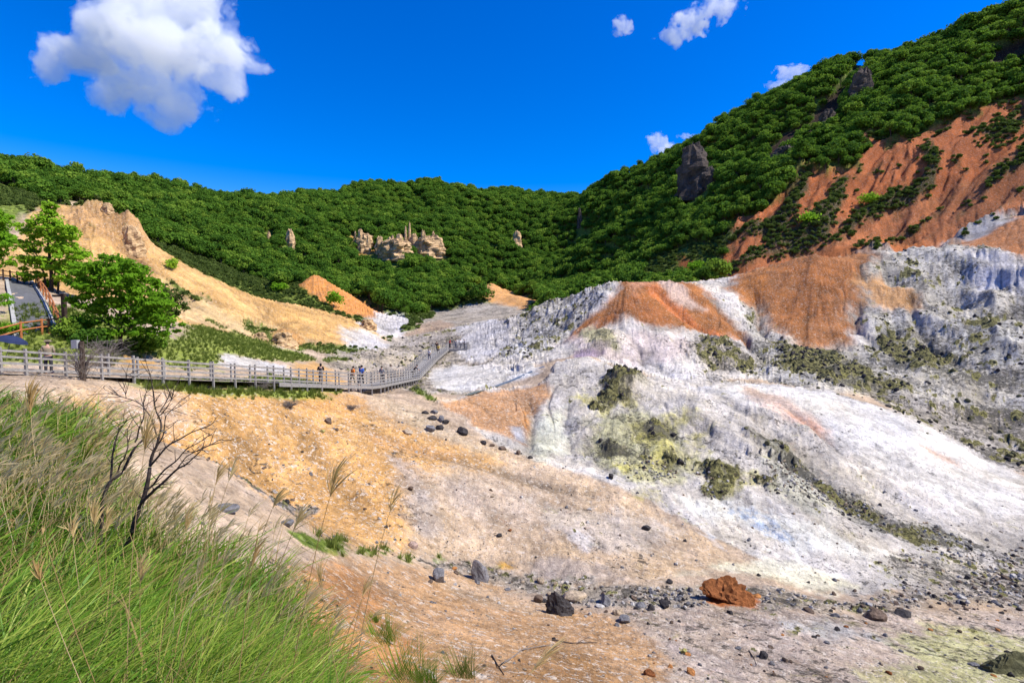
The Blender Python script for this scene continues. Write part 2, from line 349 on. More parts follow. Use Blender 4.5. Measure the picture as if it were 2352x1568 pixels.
# middle of the valley
MID = [(740,812),(850,802),(940,760),(1000,715),(1100,695),(1200,700),(1260,760),(1160,850),(1200,850),(1100,905),(960,905),(870,880),(800,860),(740,840)]
paint(MID, (196,184,168), rub=.5, veg=0, amp=.45, spk=.7, dmin=47, dmax=175, soft=6, wamp=10, forest=0, zid=0)
paint([(830,745),(870,722),(920,725),(945,742),(920,770),(880,770)], (216,212,212), rub=.22, veg=0, amp=.3, dmin=100, dmax=150, soft=4, wamp=8, forest=0)
paint([(940,770),(960,745),(1010,735),(1040,750),(990,765)], (186,160,136), rub=.3, dmin=90, dmax=150, soft=4, wamp=8)
paint([(800,800),(830,770),(905,795),(860,805)], (222,218,218), rub=.1, dmin=70, dmax=112, soft=4, wamp=8)
paint([(1040,800),(1060,750),(1120,728),(1200,745),(1190,800),(1100,835)], (226,222,220), rub=.34, dmin=62, dmax=130, soft=6, wamp=12)
paint([(985,880),(990,850),(1040,838),(1140,838),(1230,845),(1240,860),(1160,880),(1060,905),(1000,890)], (238,233,224), rub=.06, amp=.12, dmin=52, dmax=90, soft=5, wamp=7)
paint([(750,850),(900,850),(980,840),(960,870),(880,878),(800,875)], (192,172,150), rub=.15, dmin=47, dmax=80, soft=5, wamp=8)
paint([(760,828),(900,815),(1000,810),(1000,828),(900,835),(800,842)], (204,190,168), rub=.45, dmin=55, dmax=95, soft=5, wamp=8)
for q in (disc(700,800,20,6), disc(770,825,40,5), disc(970,905,28,5,25)): paint(q, (96,116,44), veg=.8, dmin=35, dmax=90, soft=3, wamp=6)
# pointed mound
paint([(1160,740),(1250,690),(1350,650),(1440,632),(1560,632),(1640,640),(1700,620),(1760,790),(1740,868),(1560,880),(1430,850),(1340,815),(1200,850),(1100,845),(1180,800)], (230,223,214), rub=.28, veg=0, amp=.35, spk=.4, dmin=55, dmax=112, soft=4, wamp=6, zid=3, forest=0)
paint([(1190,730),(1260,690),(1350,655),(1420,640),(1420,690),(1360,740),(1300,790),(1200,840),(1150,820),(1190,780)], (228,223,214), rub=.56, amp=.55, dmin=62, dmax=112, soft=6, wamp=12)
M1 = [(1440,640),(1545,636),(1590,650),(1640,700),(1700,750),(1745,800),(1660,775),(1560,770),(1480,755),(1430,745),(1385,760),(1330,785),(1300,785),(1340,745),(1400,700)]
paint(M1, (182,118,66), rub=.12, amp=.2, spk=.4, dmin=62, dmax=112, soft=8, wamp=10)
paint([(1440,690),(1520,720),(1560,760),(1480,752),(1440,742),(1390,755),(1420,720)], (160,98,54), a=.75, dmin=62, dmax=112, soft=10, wamp=14)
paint([(1478,655),(1510,660),(1570,715),(1620,755),(1700,790),(1640,770),(1560,735),(1490,680)], (214,126,72), a=.9, dmin=62, dmax=112, soft=5, wamp=8)
paint([(1510,640),(1550,645),(1580,690),(1620,720),(1590,715),(1540,690)], (216,190,172), a=.85, dmin=62, dmax=112, soft=5, wamp=8)
paint([(1455,640),(1500,640),(1475,665),(1450,700),(1440,660)], (206,150,118), a=.8, dmin=62, dmax=112, soft=6, wamp=8)
paint([(1290,790),(1340,770),(1400,770),(1430,800),(1470,770),(1560,790),(1620,800),(1560,830),(1440,840),(1340,815)], (224,206,200), a=.8, rub=.2, dmin=58, dmax=100, soft=10, wamp=14)
paint([(1340,770),(1400,770),(1420,810),(1360,805)], (212,208,150), a=.8, rub=.5, dmin=58, dmax=100, soft=6, wamp=12)
paint([(1600,770),(1700,800),(1750,840),(1700,860),(1640,860),(1590,820)], (208,198,182), rub=.76, amp=.6, dmin=58, dmax=100, soft=10, wamp=12)
paint([(1310,815),(1340,808),(1390,815),(1370,824),(1320,825)], (170,152,170), dmin=54, dmax=75, soft=3, wamp=5)
# rounded orange mound and the white rocks beside it
paint([(1700,640),(1720,612),(1870,556),(2010,560),(2150,545),(2352,480),(2500,470),(2500,1020),(2352,1030),(2200,960),(2000,905),(1880,900),(1740,868),(1720,780)], (216,211,200), rub=.54, veg=0, amp=.6, spk=.5, dmin=48, dmax=112, soft=4, wamp=6, zid=3, forest=0)
M2 = [(1675,660),(1705,620),(1790,590),(1870,556),(2000,562),(2030,590),(1985,625),(1990,680),(1945,720),(1985,750),(1960,800),(1900,800),(1850,810),(1800,760),(1760,735),(1745,690)]
paint(M2, (178,118,70), rub=.12, amp=.25, spk=.5, dmin=60, dmax=112, soft=10, wamp=12)
paint([(1800,620),(1880,590),(1950,620),(1960,680),(1880,740),(1810,730)], (172,106,54), a=.7, dmin=60, dmax=112, soft=16, wamp=20)
paint([(1700,650),(1730,620),(1780,605),(1760,650),(1720,690)], (190,120,58), a=.8, dmin=60, dmax=112, soft=6, wamp=9)
paint([(1960,650),(2020,630),(2100,680),(2150,720),(2080,720),(2000,700)], (214,164,112), rub=.1, dmin=60, dmax=112, soft=8, wamp=12)
paint([(1950,760),(2000,740),(2060,790),(2030,800),(1970,790)], (228,222,216), rub=.1, dmin=60, dmax=100, soft=6, wamp=10)
paint([(2180,560),(2352,490),(2500,480),(2500,620),(2352,605),(2270,575)], (200,132,82), rub=.06, amp=.2, dmin=60, dmax=112, soft=8, wamp=12)
paint([(2140,560),(2200,540),(2300,505),(2330,505),(2240,550),(2170,565)], (196,192,190), rub=.05, dmin=60, dmax=113, soft=4, wamp=5)
paint([(1780,800),(1850,800),(1930,800),(2000,850),(2060,900),(1980,900),(1880,880),(1800,850)], (180,176,150), rub=.90, amp=.6, dmin=55, dmax=100, soft=12, wamp=18)
paint([(2030,740),(2120,790),(2200,830),(2160,870),(2060,840),(1990,800)], (190,188,172), rub=.80, amp=.7, dmin=50, dmax=100, soft=12, wamp=18)
paint([(2230,600),(2352,600),(2500,620),(2500,700),(2352,680),(2260,660)], (226,222,220), rub=.25, amp=.9, dmin=60, dmax=112, soft=10, wamp=14)
paint([(2180,720),(2352,760),(2352,860),(2280,860),(2200,800)], (214,212,204), rub=.55, dmin=50, dmax=100, soft=10, wamp=14)
paint([(2000,905),(2352,960),(2500,980),(2500,1100),(2352,1090),(2150,1000)], (200,192,180), rub=.62, amp=.3, dmin=44, dmax=75, soft=8, wamp=12)
# front mound
FM = [(1015,925),(1100,900),(1240,885),(1290,835),(1340,812),(1420,855),(1490,866),(1600,872),(1720,876),(1900,895),(2100,960),(2352,1095),(2500,1180),(2500,1260),(2352,1300),(2150,1345),(1960,1370),(1800,1310),(1650,1240),(1500,1160),(1400,1110),(1220,1055),(1120,1010)]
paint(FM, (218,211,201), rub=.24, veg=0, amp=.16, spk=.45, dmin=22, dmax=63, soft=5, wamp=8, zid=3)
paint([(1020,930),(1100,905),(1250,885),(1260,905),(1225,960),(1215,1020),(1170,1010),(1090,980)], (206,156,110), a=.95, rub=.06, spk=.7, dmin=30, dmax=60, soft=6, wamp=8)
paint([(1195,940),(1218,935),(1215,985),(1200,975)], (218,150,78), a=.8, dmin=30, dmax=60, soft=4, wamp=6)
paint([(1170,980),(1200,975),(1212,1010),(1180,1010)], (176,176,184), dmin=30, dmax=60, soft=6, wamp=6)
paint([(1230,960),(1290,930),(1300,1020),(1240,1060),(1215,1020)], (220,222,200), a=.8, dmin=30, dmax=60, soft=10, wamp=12)
paint([(1300,955),(1335,955),(1330,985),(1300,985)], (176,174,178), dmin=30, dmax=60, soft=6, wamp=8)
paint([(1350,960),(1450,930),(1560,1000),(1620,1060),(1560,1110),(1450,1100),(1350,1050)], (206,203,156), a=.9, rub=.42, dmin=30, dmax=60, soft=14, wamp=20)
for q in (disc(1480,1000,40,24), disc(1600,1010,30,22), disc(1440,1075,30,18), disc(1530,1045,34,36), disc(1660,1120,30,26), disc(1480,1140,30,14), disc(1400,915,50,18), disc(1740,1110,20,12), disc(1560,970,40,20)): paint(q, (204,196,110), a=.8, dmin=28, dmax=62, soft=9, wamp=18)
for q in ([(1360,930),(1385,885),(1425,860),(1480,872),(1490,890),(1440,900),(1420,925),(1385,930)], disc(1508,992,36,26), disc(1655,1090,48,24,15), disc(1640,1130,30,20), disc(1400,1025,18,10), disc(1430,1030,12,8), disc(1560,1060,18,10), disc(1770,1120,30,10,30), disc(1470,1045,14,8)):
    paint(q, (176,172,128), rub=.82, amp=.5, dmin=26, dmax=64, soft=9, wamp=10)
paint([(1715,1000),(1800,1025),(1880,1075),(1960,1130),(2060,1190),(2180,1220),(2260,1260),(2140,1260),(2020,1220),(1920,1150),(1830,1090),(1760,1040)], (170,168,152), rub=.82, amp=.3, dmin=24, dmax=60, soft=12, wamp=12)
paint([(1760,1060),(1850,1090),(1900,1150),(1880,1200),(1800,1150)], (196,194,176), rub=.45, dmin=24, dmax=60, soft=16, wamp=18)
paint([(1560,1140),(1700,1150),(1850,1190),(1950,1250),(2060,1275),(1960,1280),(1820,1260),(1700,1210),(1600,1180)], (246,244,234), rub=.08, spk=.5, dmin=22, dmax=60, soft=10, wamp=14)
paint([(1480,1300),(1500,1260),(1640,1290),(1820,1285),(1900,1320),(1975,1345),(1900,1368),(1780,1330),(1640,1310),(1560,1325)], (240,234,208), rub=.08, spk=.4, dmin=20, dmax=50, soft=7, wamp=10)
paint([(1650,1170),(1720,1165),(1790,1200),(1820,1240),(1760,1235),(1690,1200)], (168,188,216), a=.8, dmin=22, dmax=60, soft=8, wamp=14, speck=.08)
paint([(1590,1215),(1640,1230),(1660,1260),(1620,1250)], (190,200,216), a=.9, dmin=22, dmax=60, soft=5, wamp=10)
paint([(1600,890),(1720,880),(1900,900),(2100,965),(2352,1100),(2352,1200),(2200,1160),(2050,1090),(1900,1000),(1760,940)], (240,236,230), rub=.04, amp=.06, spk=.3, dmin=28, dmax=62, soft=14, wamp=10)
paint([(1690,885),(1760,900),(1880,960),(1920,1020),(1860,1000),(1780,950)], (222,186,164), a=.7, dmin=28, dmax=62, soft=9, wamp=14)
paint([(1790,935),(1850,965),(1900,1010),(1850,990)], (216,150,110), a=.6, dmin=28, dmax=62, soft=5, wamp=10, speck=.3)
paint([(2120,1020),(2200,1060),(2220,1080),(2150,1045)], (220,176,146), a=.7, dmin=28, dmax=62, soft=5, wamp=10)
# orange slope under the walkway
SL = [(-100,900),(150,885),(400,880),(650,892),(850,905),(960,930),(1030,960),(1150,1030),(1230,1060),(1400,1115),(1500,1165),(1650,1245),(1640,1310),(1480,1330),(1300,1300),(1100,1290),(1000,1280),(850,1250),(700,1250),(560,1200),(450,1150),(330,1080),(300,1160),(-100,1000)]
paint(SL, (212,186,156), rub=.12, amp=.12, spk=.7, dmin=16, dmax=46, soft=8, wamp=10)
paint([(120,930),(420,885),(640,895),(800,910),(950,985),(1080,1030),(1130,1060),(980,1090),(930,1150),(950,1230),(880,1260),(700,1240),(560,1190),(450,1140),(400,1180),(250,1150),(150,1000)], (224,174,108), a=.95, spk=1, dmin=16, dmax=46, soft=22, wamp=26)
paint([(560,900),(680,895),(840,912),(860,935),(780,950),(640,930)], (212,160,98), a=.7, spk=.5, dmin=20, dmax=46, soft=8, wamp=14)
paint([(820,985),(930,1010),(1080,1045),(1000,1050),(880,1030)], (218,168,112), a=.7, dmin=20, dmax=46, soft=8, wamp=12)
paint([(860,915),(960,935),(1060,1000),(1150,1045),(1080,1030),(960,985)], (206,184,154), a=.8, dmin=20, dmax=46, soft=8, wamp=10)
paint([(240,900),(400,900),(420,960),(330,1010),(270,970)], (208,182,156), a=.75, dmin=16, dmax=40, soft=14, wamp=18)
paint([(900,1050),(960,1080),(1000,1130),(990,1230),(960,1230),(940,1150),(910,1090)], (184,174,166), a=.7, dmin=16, dmax=46, soft=9, wamp=18)
paint([(1000,1080),(1200,1120),(1300,1180),(1200,1210),(1050,1180)], (208,188,168), a=.8, dmin=16, dmax=46, soft=18, wamp=20)
paint([(1240,1150),(1420,1170),(1560,1220),(1500,1270),(1350,1260),(1270,1210)], (202,190,178), a=.8, rub=.25, dmin=16, dmax=46, soft=12, wamp=18)
paint([(1300,1230),(1350,1225),(1370,1270),(1330,1275)], (226,224,228), a=.55, dmin=16, dmax=46, soft=6, wamp=12)
paint([(1190,1290),(1280,1275),(1400,1300),(1440,1335),(1350,1345),(1250,1320)], (188,172,158), a=.9, rub=.05, amp=.1, spk=.3, dmin=16, dmax=46, soft=6, wamp=8)
for q in ([(450,1160),(560,1140),(600,1150),(520,1180)], [(640,1170),(720,1165),(690,1210),(640,1205)]): paint(q, (168,162,158), rub=.6, amp=.25, dmin=16, dmax=46, soft=6, wamp=14)
paint([(660,1245),(720,1232),(790,1236),(800,1262),(720,1275),(670,1268)], (76,104,30), veg=.9, rub=.2, dmin=14, dmax=46, soft=4, wamp=12)
for q in (disc(835,1268,20,6), disc(880,1262,14,8), disc(1010,1282,16,7), disc(930,1285,20,5)): paint(q, (96,120,40), veg=.7, dmin=14, dmax=46, soft=3, wamp=10, speck=.2)
paint([(520,872),(640,862),(760,882),(780,900),(680,895),(560,890),(420,885),(400,872)], (158,176,76), veg=.75, rub=0, dmin=24, dmax=44, soft=3, wamp=8)
# foreground floor
paint([(690,1300),(850,1285),(960,1300),(1100,1330),(1230,1385),(1420,1410),(1520,1480),(1640,1600),(1200,1800),(700,1800),(560,1500)], (202,162,120), rub=.05, amp=.05, spk=.9, dmin=5, dmax=24, soft=16, wamp=18)
paint([(690,1300),(800,1300),(860,1340),(900,1420),(960,1480),(1000,1600),(900,1700),(700,1700),(600,1400)], (204,150,98), a=.85, spk=.8, dmin=5, dmax=24, soft=16, wamp=20)
paint([(1240,1470),(1350,1500),(1480,1600),(1300,1700),(1150,1600)], (184,142,96), a=.8, dmin=5, dmax=24, soft=18, wamp=20)
paint([(950,1300),(1200,1370),(1360,1400),(1200,1410),(1050,1370)], (214,184,150), a=.7, dmin=5, dmax=26, soft=10, wamp=14)
paint([(1420,1400),(1600,1390),(1800,1400),(2000,1410),(2352,1390),(2500,1400),(2600,1800),(1560,1800),(1520,1480)], (200,182,166), rub=.28, amp=.1, spk=.9, dmin=8, dmax=30, soft=14, wamp=18)
paint([(960,1285),(1100,1290),(1250,1330),(1450,1340),(1600,1340),(1720,1340),(1860,1370),(1960,1385),(2100,1330),(2352,1300),(2500,1310),(2500,1400),(2352,1395),(2150,1385),(2000,1410),(1800,1400),(1640,1390),(1480,1400),(1300,1385),(1150,1340)], (172,163,150), a=.9, rub=.56, amp=.25, spk=1, dmin=16, dmax=34, soft=9, wamp=14)
paint([(2000,1290),(2352,1230),(2500,1220),(2500,1330),(2352,1320),(2100,1350)], (190,184,174), a=.8, rub=.55, amp=.25, dmin=18, dmax=40, soft=10, wamp=14)
paint([(2060,1450),(2200,1440),(2352,1470),(2500,1500),(2500,1700),(2200,1640),(2120,1560),(2080,1500)], (198,196,138), a=.85, rub=.35, dmin=8, dmax=30, soft=12, wamp=20)
paint([(1960,1540),(2050,1530),(2150,1560),(2150,1620),(1980,1600)], (208,202,142), a=.7, dmin=8, dmax=30, soft=10, wamp=14)
paint([(1800,1430),(1900,1420),(2000,1460),(1900,1480)], (190,192,190), a=.7, rub=.3, dmin=8, dmax=30, soft=10, wamp=16)
paint([(1610,1375),(1680,1362),(1740,1372),(1735,1392),(1650,1392)], (206,120,58), a=.95, rub=0, spk=.5, dmin=12, dmax=34, soft=4, wamp=6)
paint([(1140,1290),(1180,1285),(1190,1305),(1150,1310)], (216,166,78), a=.9, dmin=12, dmax=34, soft=4, wamp=8)
# the grassy verge under the near fence
d_ = np.array(WALK[2][:2]) - np.array(WALK[1][:2]); l_ = np.hypot(*d_); d_ = d_ / l_; tt = (px_ - WALK[1][0]) * d_[0] + (py_ - WALK[1][1]) * d_[1]; ss = (px_ - WALK[1][0]) * d_[1] - (py_ - WALK[1][1]) * d_[0]
vm = sstep(.3, 2.5, tt) * (1 - sstep(13, 15.5, tt)) * sstep(-.3, 0, ss) * (1 - sstep(.5, 1.5, ss + .5 * WARP2 + .5 * WARP)); PIG[:] = PIG * (1 - vm[:, None]) + lin((160,178,78)) * vm[:, None]; VEG[:] = np.maximum(VEG, vm * .7)
# the knoll with the grass
KN = [(-300,880),(20,885),(160,925),(225,1010),(262,1150),(330,1255),(440,1290),(560,1310),(650,1370),(700,1470),(765,1568),(790,1800),(-300,1800)]
paint(KN, (74,82,34), veg=1, rub=0, amp=.08, spk=.3, dmin=1.1, dmax=17, soft=8, wamp=10)
paint([(200,1330),(290,1310),(300,1390),(240,1430),(190,1420)], (150,92,56), veg=.1, dmin=3, dmax=12, soft=8, wamp=14)
sel = (np.hypot(px_, py_) < 30) & (np.abs(_a) > math.radians(48)); PIG[sel] = lin((84,88,40))

# ------------------------------------------------------------------ relief
zb = Z.ravel().copy(); R_ = np.hypot(px_, py_)
DP = np.maximum(py_, R_ * .5)
near = DP < 112
D = np.zeros(NV)
hueN0 = fbm(_a * 8, _b * 8, 51.0, 3, .6)
zs = zb * 0.8
i = near
D[i] += AMP[i] * (0.9 * fbm(px_[i] * .38, py_[i] * .38, zs[i] * .38, 5, .52) + 0.5 * fbm(px_[i] * 1.6, py_[i] * 1.6, zs[i] * 1.6, 3, .55))
i = DP < 46
D[i] += (.3 + SPK[i]) * (.05 * fbm(px_[i] * 2.2, py_[i] * 2.2, zs[i] * 2.2, 5, .68))
hueN = fbm(_a * 9, _b * 9, 31.0, 4, .6); cluN = fbm(_a * 34, _b * 34, 41.0, 3, .6)
CR = np.zeros(NV); i = near & (RUB > .04)                      # crusts and blocks stand out of the slope
fs = np.clip(45 / DP[i], .7, 2.2)
fs = np.where(DP[i] > 36, .62, 1.6)
b = .62 * fbm(px_[i] * fs, py_[i] * fs, zs[i] * fs * 1.3, 6, .60) + .40 * SMR[i] + .34 * hueN[i] + .35 * cluN[i]
e_ = b + (RUB[i] - .5) * .8 - .20
CR[i] = sstep(-.06, .14, e_)
D[i] += np.where(DP[i] > 36, .40, .12) * (sstep(-.10, .22, e_) * .4 + np.clip(e_, 0, .5) * .9) * np.clip(RUB[i] * 1.6, .2, 1.2)
D[i] += np.where(DP[i] > 36, .13, .05) * SMR[i]
i = near & (DP > 40) & (ZID == 3)
D[i] += (.9 + .8 * np.clip(hueN0[i] * 2, 0, 1)) *( 1.5 * fbm(px_[i] * .075, py_[i] * .075, 6.6, 3, .5) * np.clip(RUB[i] * 2.2, .25, 1) + .9 * (fbm(px_[i] * .16, py_[i] * .16, zs[i] * .1, 3, .5, True) - .3) * np.clip(RUB[i] * 2, .2, 1))
VL = smear(.16, 20, 6.6, 9)
RIV = (sstep(.90, .99, 1 - np.abs(VL) * 1.2) * sstep(40, 50, DP) + .7 * sstep(.93, .992, 1 - np.abs(LONG) * 1.0) * (1 - sstep(40, 50, DP)) * sstep(.05, .3, hueN0)) * (VEG < .3) * near * sstep(.08, .16, AMP)
D -= RIV * np.where(DP > 36, .16, .06)
i = near & (AMP > .3)
D[i] += (AMP[i] - .2) * .9 * (fbm(px_[i] * .22, py_[i] * .22, zs[i] * .22, 4, .5, True) - .3)
i = ~near
D[i] += AMP[i] * 1.6 * fbm(px_[i] * .035, py_[i] * .035, 1.7, 4, .5)
rg_ = np.zeros(NV); rg_[i] = (fbm((px_[i] * .8 + py_[i] * .6) * .021 + .4 * pnoise(px_[i] * .02, py_[i] * .02, 4.4), (py_[i] * .8 - px_[i] * .6) * .008, 6.1, 3, .5, True) - .35)
D += rg_ * 7.0 * FOREST * sstep(118, 160, DP)
# rills running down the mounds and slopes: (pixel of the head, spread, depth, dmin, dmax)
STREAK = np.zeros(NV)
for (u, v, rad, k, dep, d0, d1) in ((1440,642,26,26,.35,62,112),(1870,568,30,26,.4,62,112),(1420,868,24,24,.22,30,60),(1720,884,26,30,.16,30,60),(640,900,17,30,.14,20,46),(200,480,44,34,.5,48,112),(722,628,30,30,.8,110,150),(1130,650,30,30,.6,110,210),(720,632,30,40,.35,110,150)):
    c = at(u, v, d0, d1); dx, dy = px_ - c.x, py_ - c.y; rr = np.hypot(dx, dy); s_ = (rr < rad * 1.4) & (DP > d0 * .8) & (DP < d1 * 1.1)
    th = np.arctan2(dx[s_], dy[s_]); f = sstep(0, rad * .3, rr[s_]) * (1 - sstep(rad * .8, rad * 1.4, rr[s_]))
    n = fbm(np.cos(th) * k * .5, np.sin(th) * k * .5, rr[s_] * .06, 4, .6)
    D[s_] += n * dep * f * np.where(RUB[s_] < .45, 1, .5); STREAK[s_] += n * f
# gullies down the orange mountain foot
mm = poly_mask([(1600,660),(1650,560),(1700,460),(1850,380),(1960,330),(2080,250),(2352,120),(2500,60),(2500,560),(2150,580),(1900,580)], px_, py_, FAR, 1e9, 12, WARP, 12)
g0 = at(2000, 560, FAR); g1 = at(2250, 330, FAR); gd = (g1 - g0).xy.normalized()
ca = px_ * -gd.y + py_ * gd.x; al = px_ * gd.x + py_ * gd.y
gl = fbm(ca * .17 + .9 * pnoise(al * .05, ca * .04, 2.2), al * .022, 3.1, 4, .55)
gr = fbm(ca * .09 + .6 * pnoise(al * .04, ca * .03, 5.2), al * .014, 8.1, 3, .5, True)
D += mm * (gl * 3.6 + (gr - .35) * 4.6)
fine = fbm(ca * .6, al * .1, 1.1, 3, .55); D += mm * fine * .9 + mm * .5 * fbm(px_ * .5, py_ * .5, 2.2, 3, .6)
# hollows
for (u, v, ru, dep, d0, d1) in ((2058,640,24,1.6,60,112),(2195,690,30,2.6,60,112),(2290,650,26,2.2,60,112),(2345,720,26,2.0,60,112),(1310,700,22,1.3,70,112),(2210,640,30,1.0,60,112),(1960,755,14,.8,60,112)):
    c = at(u, v, d0, d1); s = ru / 1176 * c.length; D -= dep * np.exp(-((px_ - c.x) ** 2 + (py_ - c.y) ** 2) / (s * s))
for (u, v, ru, h, d0, d1) in ((724,660,24,2.4,115,150),(765,676,34,2.0,115,150),(700,668,16,1.0,115,150),(810,695,30,1.2,115,150),(1128,668,30,2.4,150,200),(1190,690,28,1.4,150,200),(2290,605,26,1.5,60,112),(2330,640,24,1.2,60,112),(2240,625,20,1.0,60,112),(2230,720,36,1.0,60,112),(2000,770,20,.9,60,112),(1508,985,24,.8,30,60),(1425,880,40,1.1,40,62),(1655,1085,26,.5,28,50),(2080,770,26,.7,60,100),(660,780,22,1.2,40,80),(225,478,22,1.5,60,90),(305,535,20,3.0,60,90)):
    c = at(u, v, d0, d1); s = ru / 1176 * c.length; D += h * np.exp(-((px_ - c.x) ** 2 + (py_ - c.y) ** 2) / (s * s))
# sharp ridges (height > 0) and incised gullies (height < 0): pixel line, half width in metres, height, dmin, dmax
CUT = np.zeros(NV)
for line, w_, h_, d0, d1 in (([(1440,648),(1438,690),(1440,730),(1436,765)], 5.0, 1.5, 62, 112), ([(1436,765),(1400,790),(1340,812)], 3.5, 1.2, 55, 100), ([(1548,645),(1600,690),(1680,750),(1745,800)], 3.0, .9, 62, 112), ([(1500,660),(1560,720),(1640,775)], 1.1, -1.1, 62, 112), ([(1440,770),(1470,810),(1475,845)], 1.0, -.9, 55, 100),
        ([(1725,640),(1742,700),(1750,760),(1775,800)], 1.4, -1.6, 60, 112), ([(1985,690),(1960,730),(1985,770),(2030,805)], 1.2, -1.3, 60, 112), ([(1870,580),(1880,650),(1850,730)], 6, .9, 60, 112), ([(1640,700),(1700,770),(1760,840)], 1.4, -1.3, 60, 112), ([(2120,650),(2090,720),(2130,790),(2220,850)], 1.5, -1.4, 55, 112), ([(2240,740),(2300,800),(2352,850)], 3.0, 1.8, 50, 100), ([(2060,690),(2140,750),(2230,800)], 3.0, 1.6, 55, 105), ([(2290,610),(2270,680),(2330,740)], 2.5, 1.7, 60, 112),
        ([(1212,900),(1226,960),(1216,1040)], .7, -.5, 30, 60), ([(1310,900),(1300,960),(1320,1040)], .8, -.45, 30, 60), ([(1345,1000),(1370,1060),(1440,1100)], .5, -.3, 28, 60), ([(1640,900),(1720,960),(1800,1010),(1900,1100)], 1.0, -.5, 26, 60), ([(1560,880),(1600,960),(1700,1030),(1800,1100),(1900,1180)], 2.2, .7, 26, 60), ([(1800,930),(1860,980),(1920,1030)], .5, -.35, 28, 60), ([(1750,1030),(1850,1090),(1960,1160),(2080,1215)], 1.5, -.7, 24, 60),
        ([(420,660),(520,715),(640,768),(760,795)], 2.5, 1.1, 48, 110), ([(260,500),(330,600),(420,690)], 2.0, -1.2, 55, 110), ([(180,480),(230,560),(300,640)], 2.5, 1.2, 55, 110), ([(600,700),(660,750),(720,790)], 1.5, -.7, 55, 110), ([(870,990),(1000,1040),(1150,1080),(1300,1130)], .9, -.3, 24, 46), ([(700,1000),(760,1100),(860,1200)], 1.0, -.3, 20, 40), ([(520,950),(560,1050),(620,1150)], 1.2, -.3, 18, 40)):
    q = []
    for (u0, v0), (u1, v1) in zip(line[:-1], line[1:]):
        for t in np.linspace(0, 1, 6, endpoint=False): q.append(at(u0 + (u1 - u0) * t, v0 + (v1 - v0) * t, d0, d1))
    q.append(at(*line[-1], d0, d1)); q = np.array([(p.x, p.y) for p in q]); lo, hi = q.min(0) - 4 * w_, q.max(0) + 4 * w_
    b_ = np.nonzero((px_ > lo[0]) & (px_ < hi[0]) & (py_ > lo[1]) & (py_ < hi[1]) & (DP > d0 * .85) & (DP < d1 * 1.1))[0]
    wk = w_ * (.25 if h_ > 0 else .7); wx = px_[b_] + wk * WARP[b_]; wy = py_[b_] + wk * WARP2[b_]; d2 = np.full(len(b_), 1e9); tb = np.zeros(len(b_)); m_ = len(q) - 1
    for k in range(m_):
        e_x, e_y = q[k + 1] - q[k]; L2 = e_x * e_x + e_y * e_y + 1e-9
        if L2 > 400: continue
        t = np.clip(((wx - q[k][0]) * e_x + (wy - q[k][1]) * e_y) / L2, 0, 1); dd = (q[k][0] + t * e_x - wx) ** 2 + (q[k][1] + t * e_y - wy) ** 2
        up_ = dd < d2; d2 = np.where(up_, dd, d2); tb = np.where(up_, (k + t) / m_, tb)
    f = np.exp(-np.sqrt(d2) / w_) * sstep(0, .22, tb) * (1 - .6 * sstep(.75, 1, tb)); D[b_] += h_ * f
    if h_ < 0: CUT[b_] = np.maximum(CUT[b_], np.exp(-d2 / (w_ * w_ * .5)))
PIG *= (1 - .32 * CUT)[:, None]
Z = (zb + D * sstep(1.5, 6, R_)).reshape(NA, NR); zf = Z.ravel()
# streaks of pigment washed down the slopes, and scrub growing in the gullies of the mountain foot
PIG *= (1 + .22 * np.clip(STREAK, -1, 1))[:, None]
PIG *= (1 + .34 * WARP + .16 * WARP2 + .36 * SMR)[:, None]
hue = fbm(_a * 9, _b * 9, 11.0, 4, .6); PIG *= np.stack([1 + .05 * hue, 1 - .02 * hue, 1 - .22 * hue], 1) 
gv = mm * sstep(.02, .22, gl + .40 * WARP + .15 * WARP2 + .02)
gv *= (1 - FOREST); PIG[:] = PIG * (1 - .92 * gv[:, None]) + lin((58,66,34)) * .92 * gv[:, None]
PIG *= (1 + mm * .35 * fine)[:, None]
PIG *= (1 - .30 * np.clip(RIV, 0, 1))[:, None]
SCRUB = gv
CRUST = CR
ALB = 0.73
PIG = PIG * np.array([1.0, .98, .94])
PIGc = np.clip(PIG * ALB, 0.004, .80)
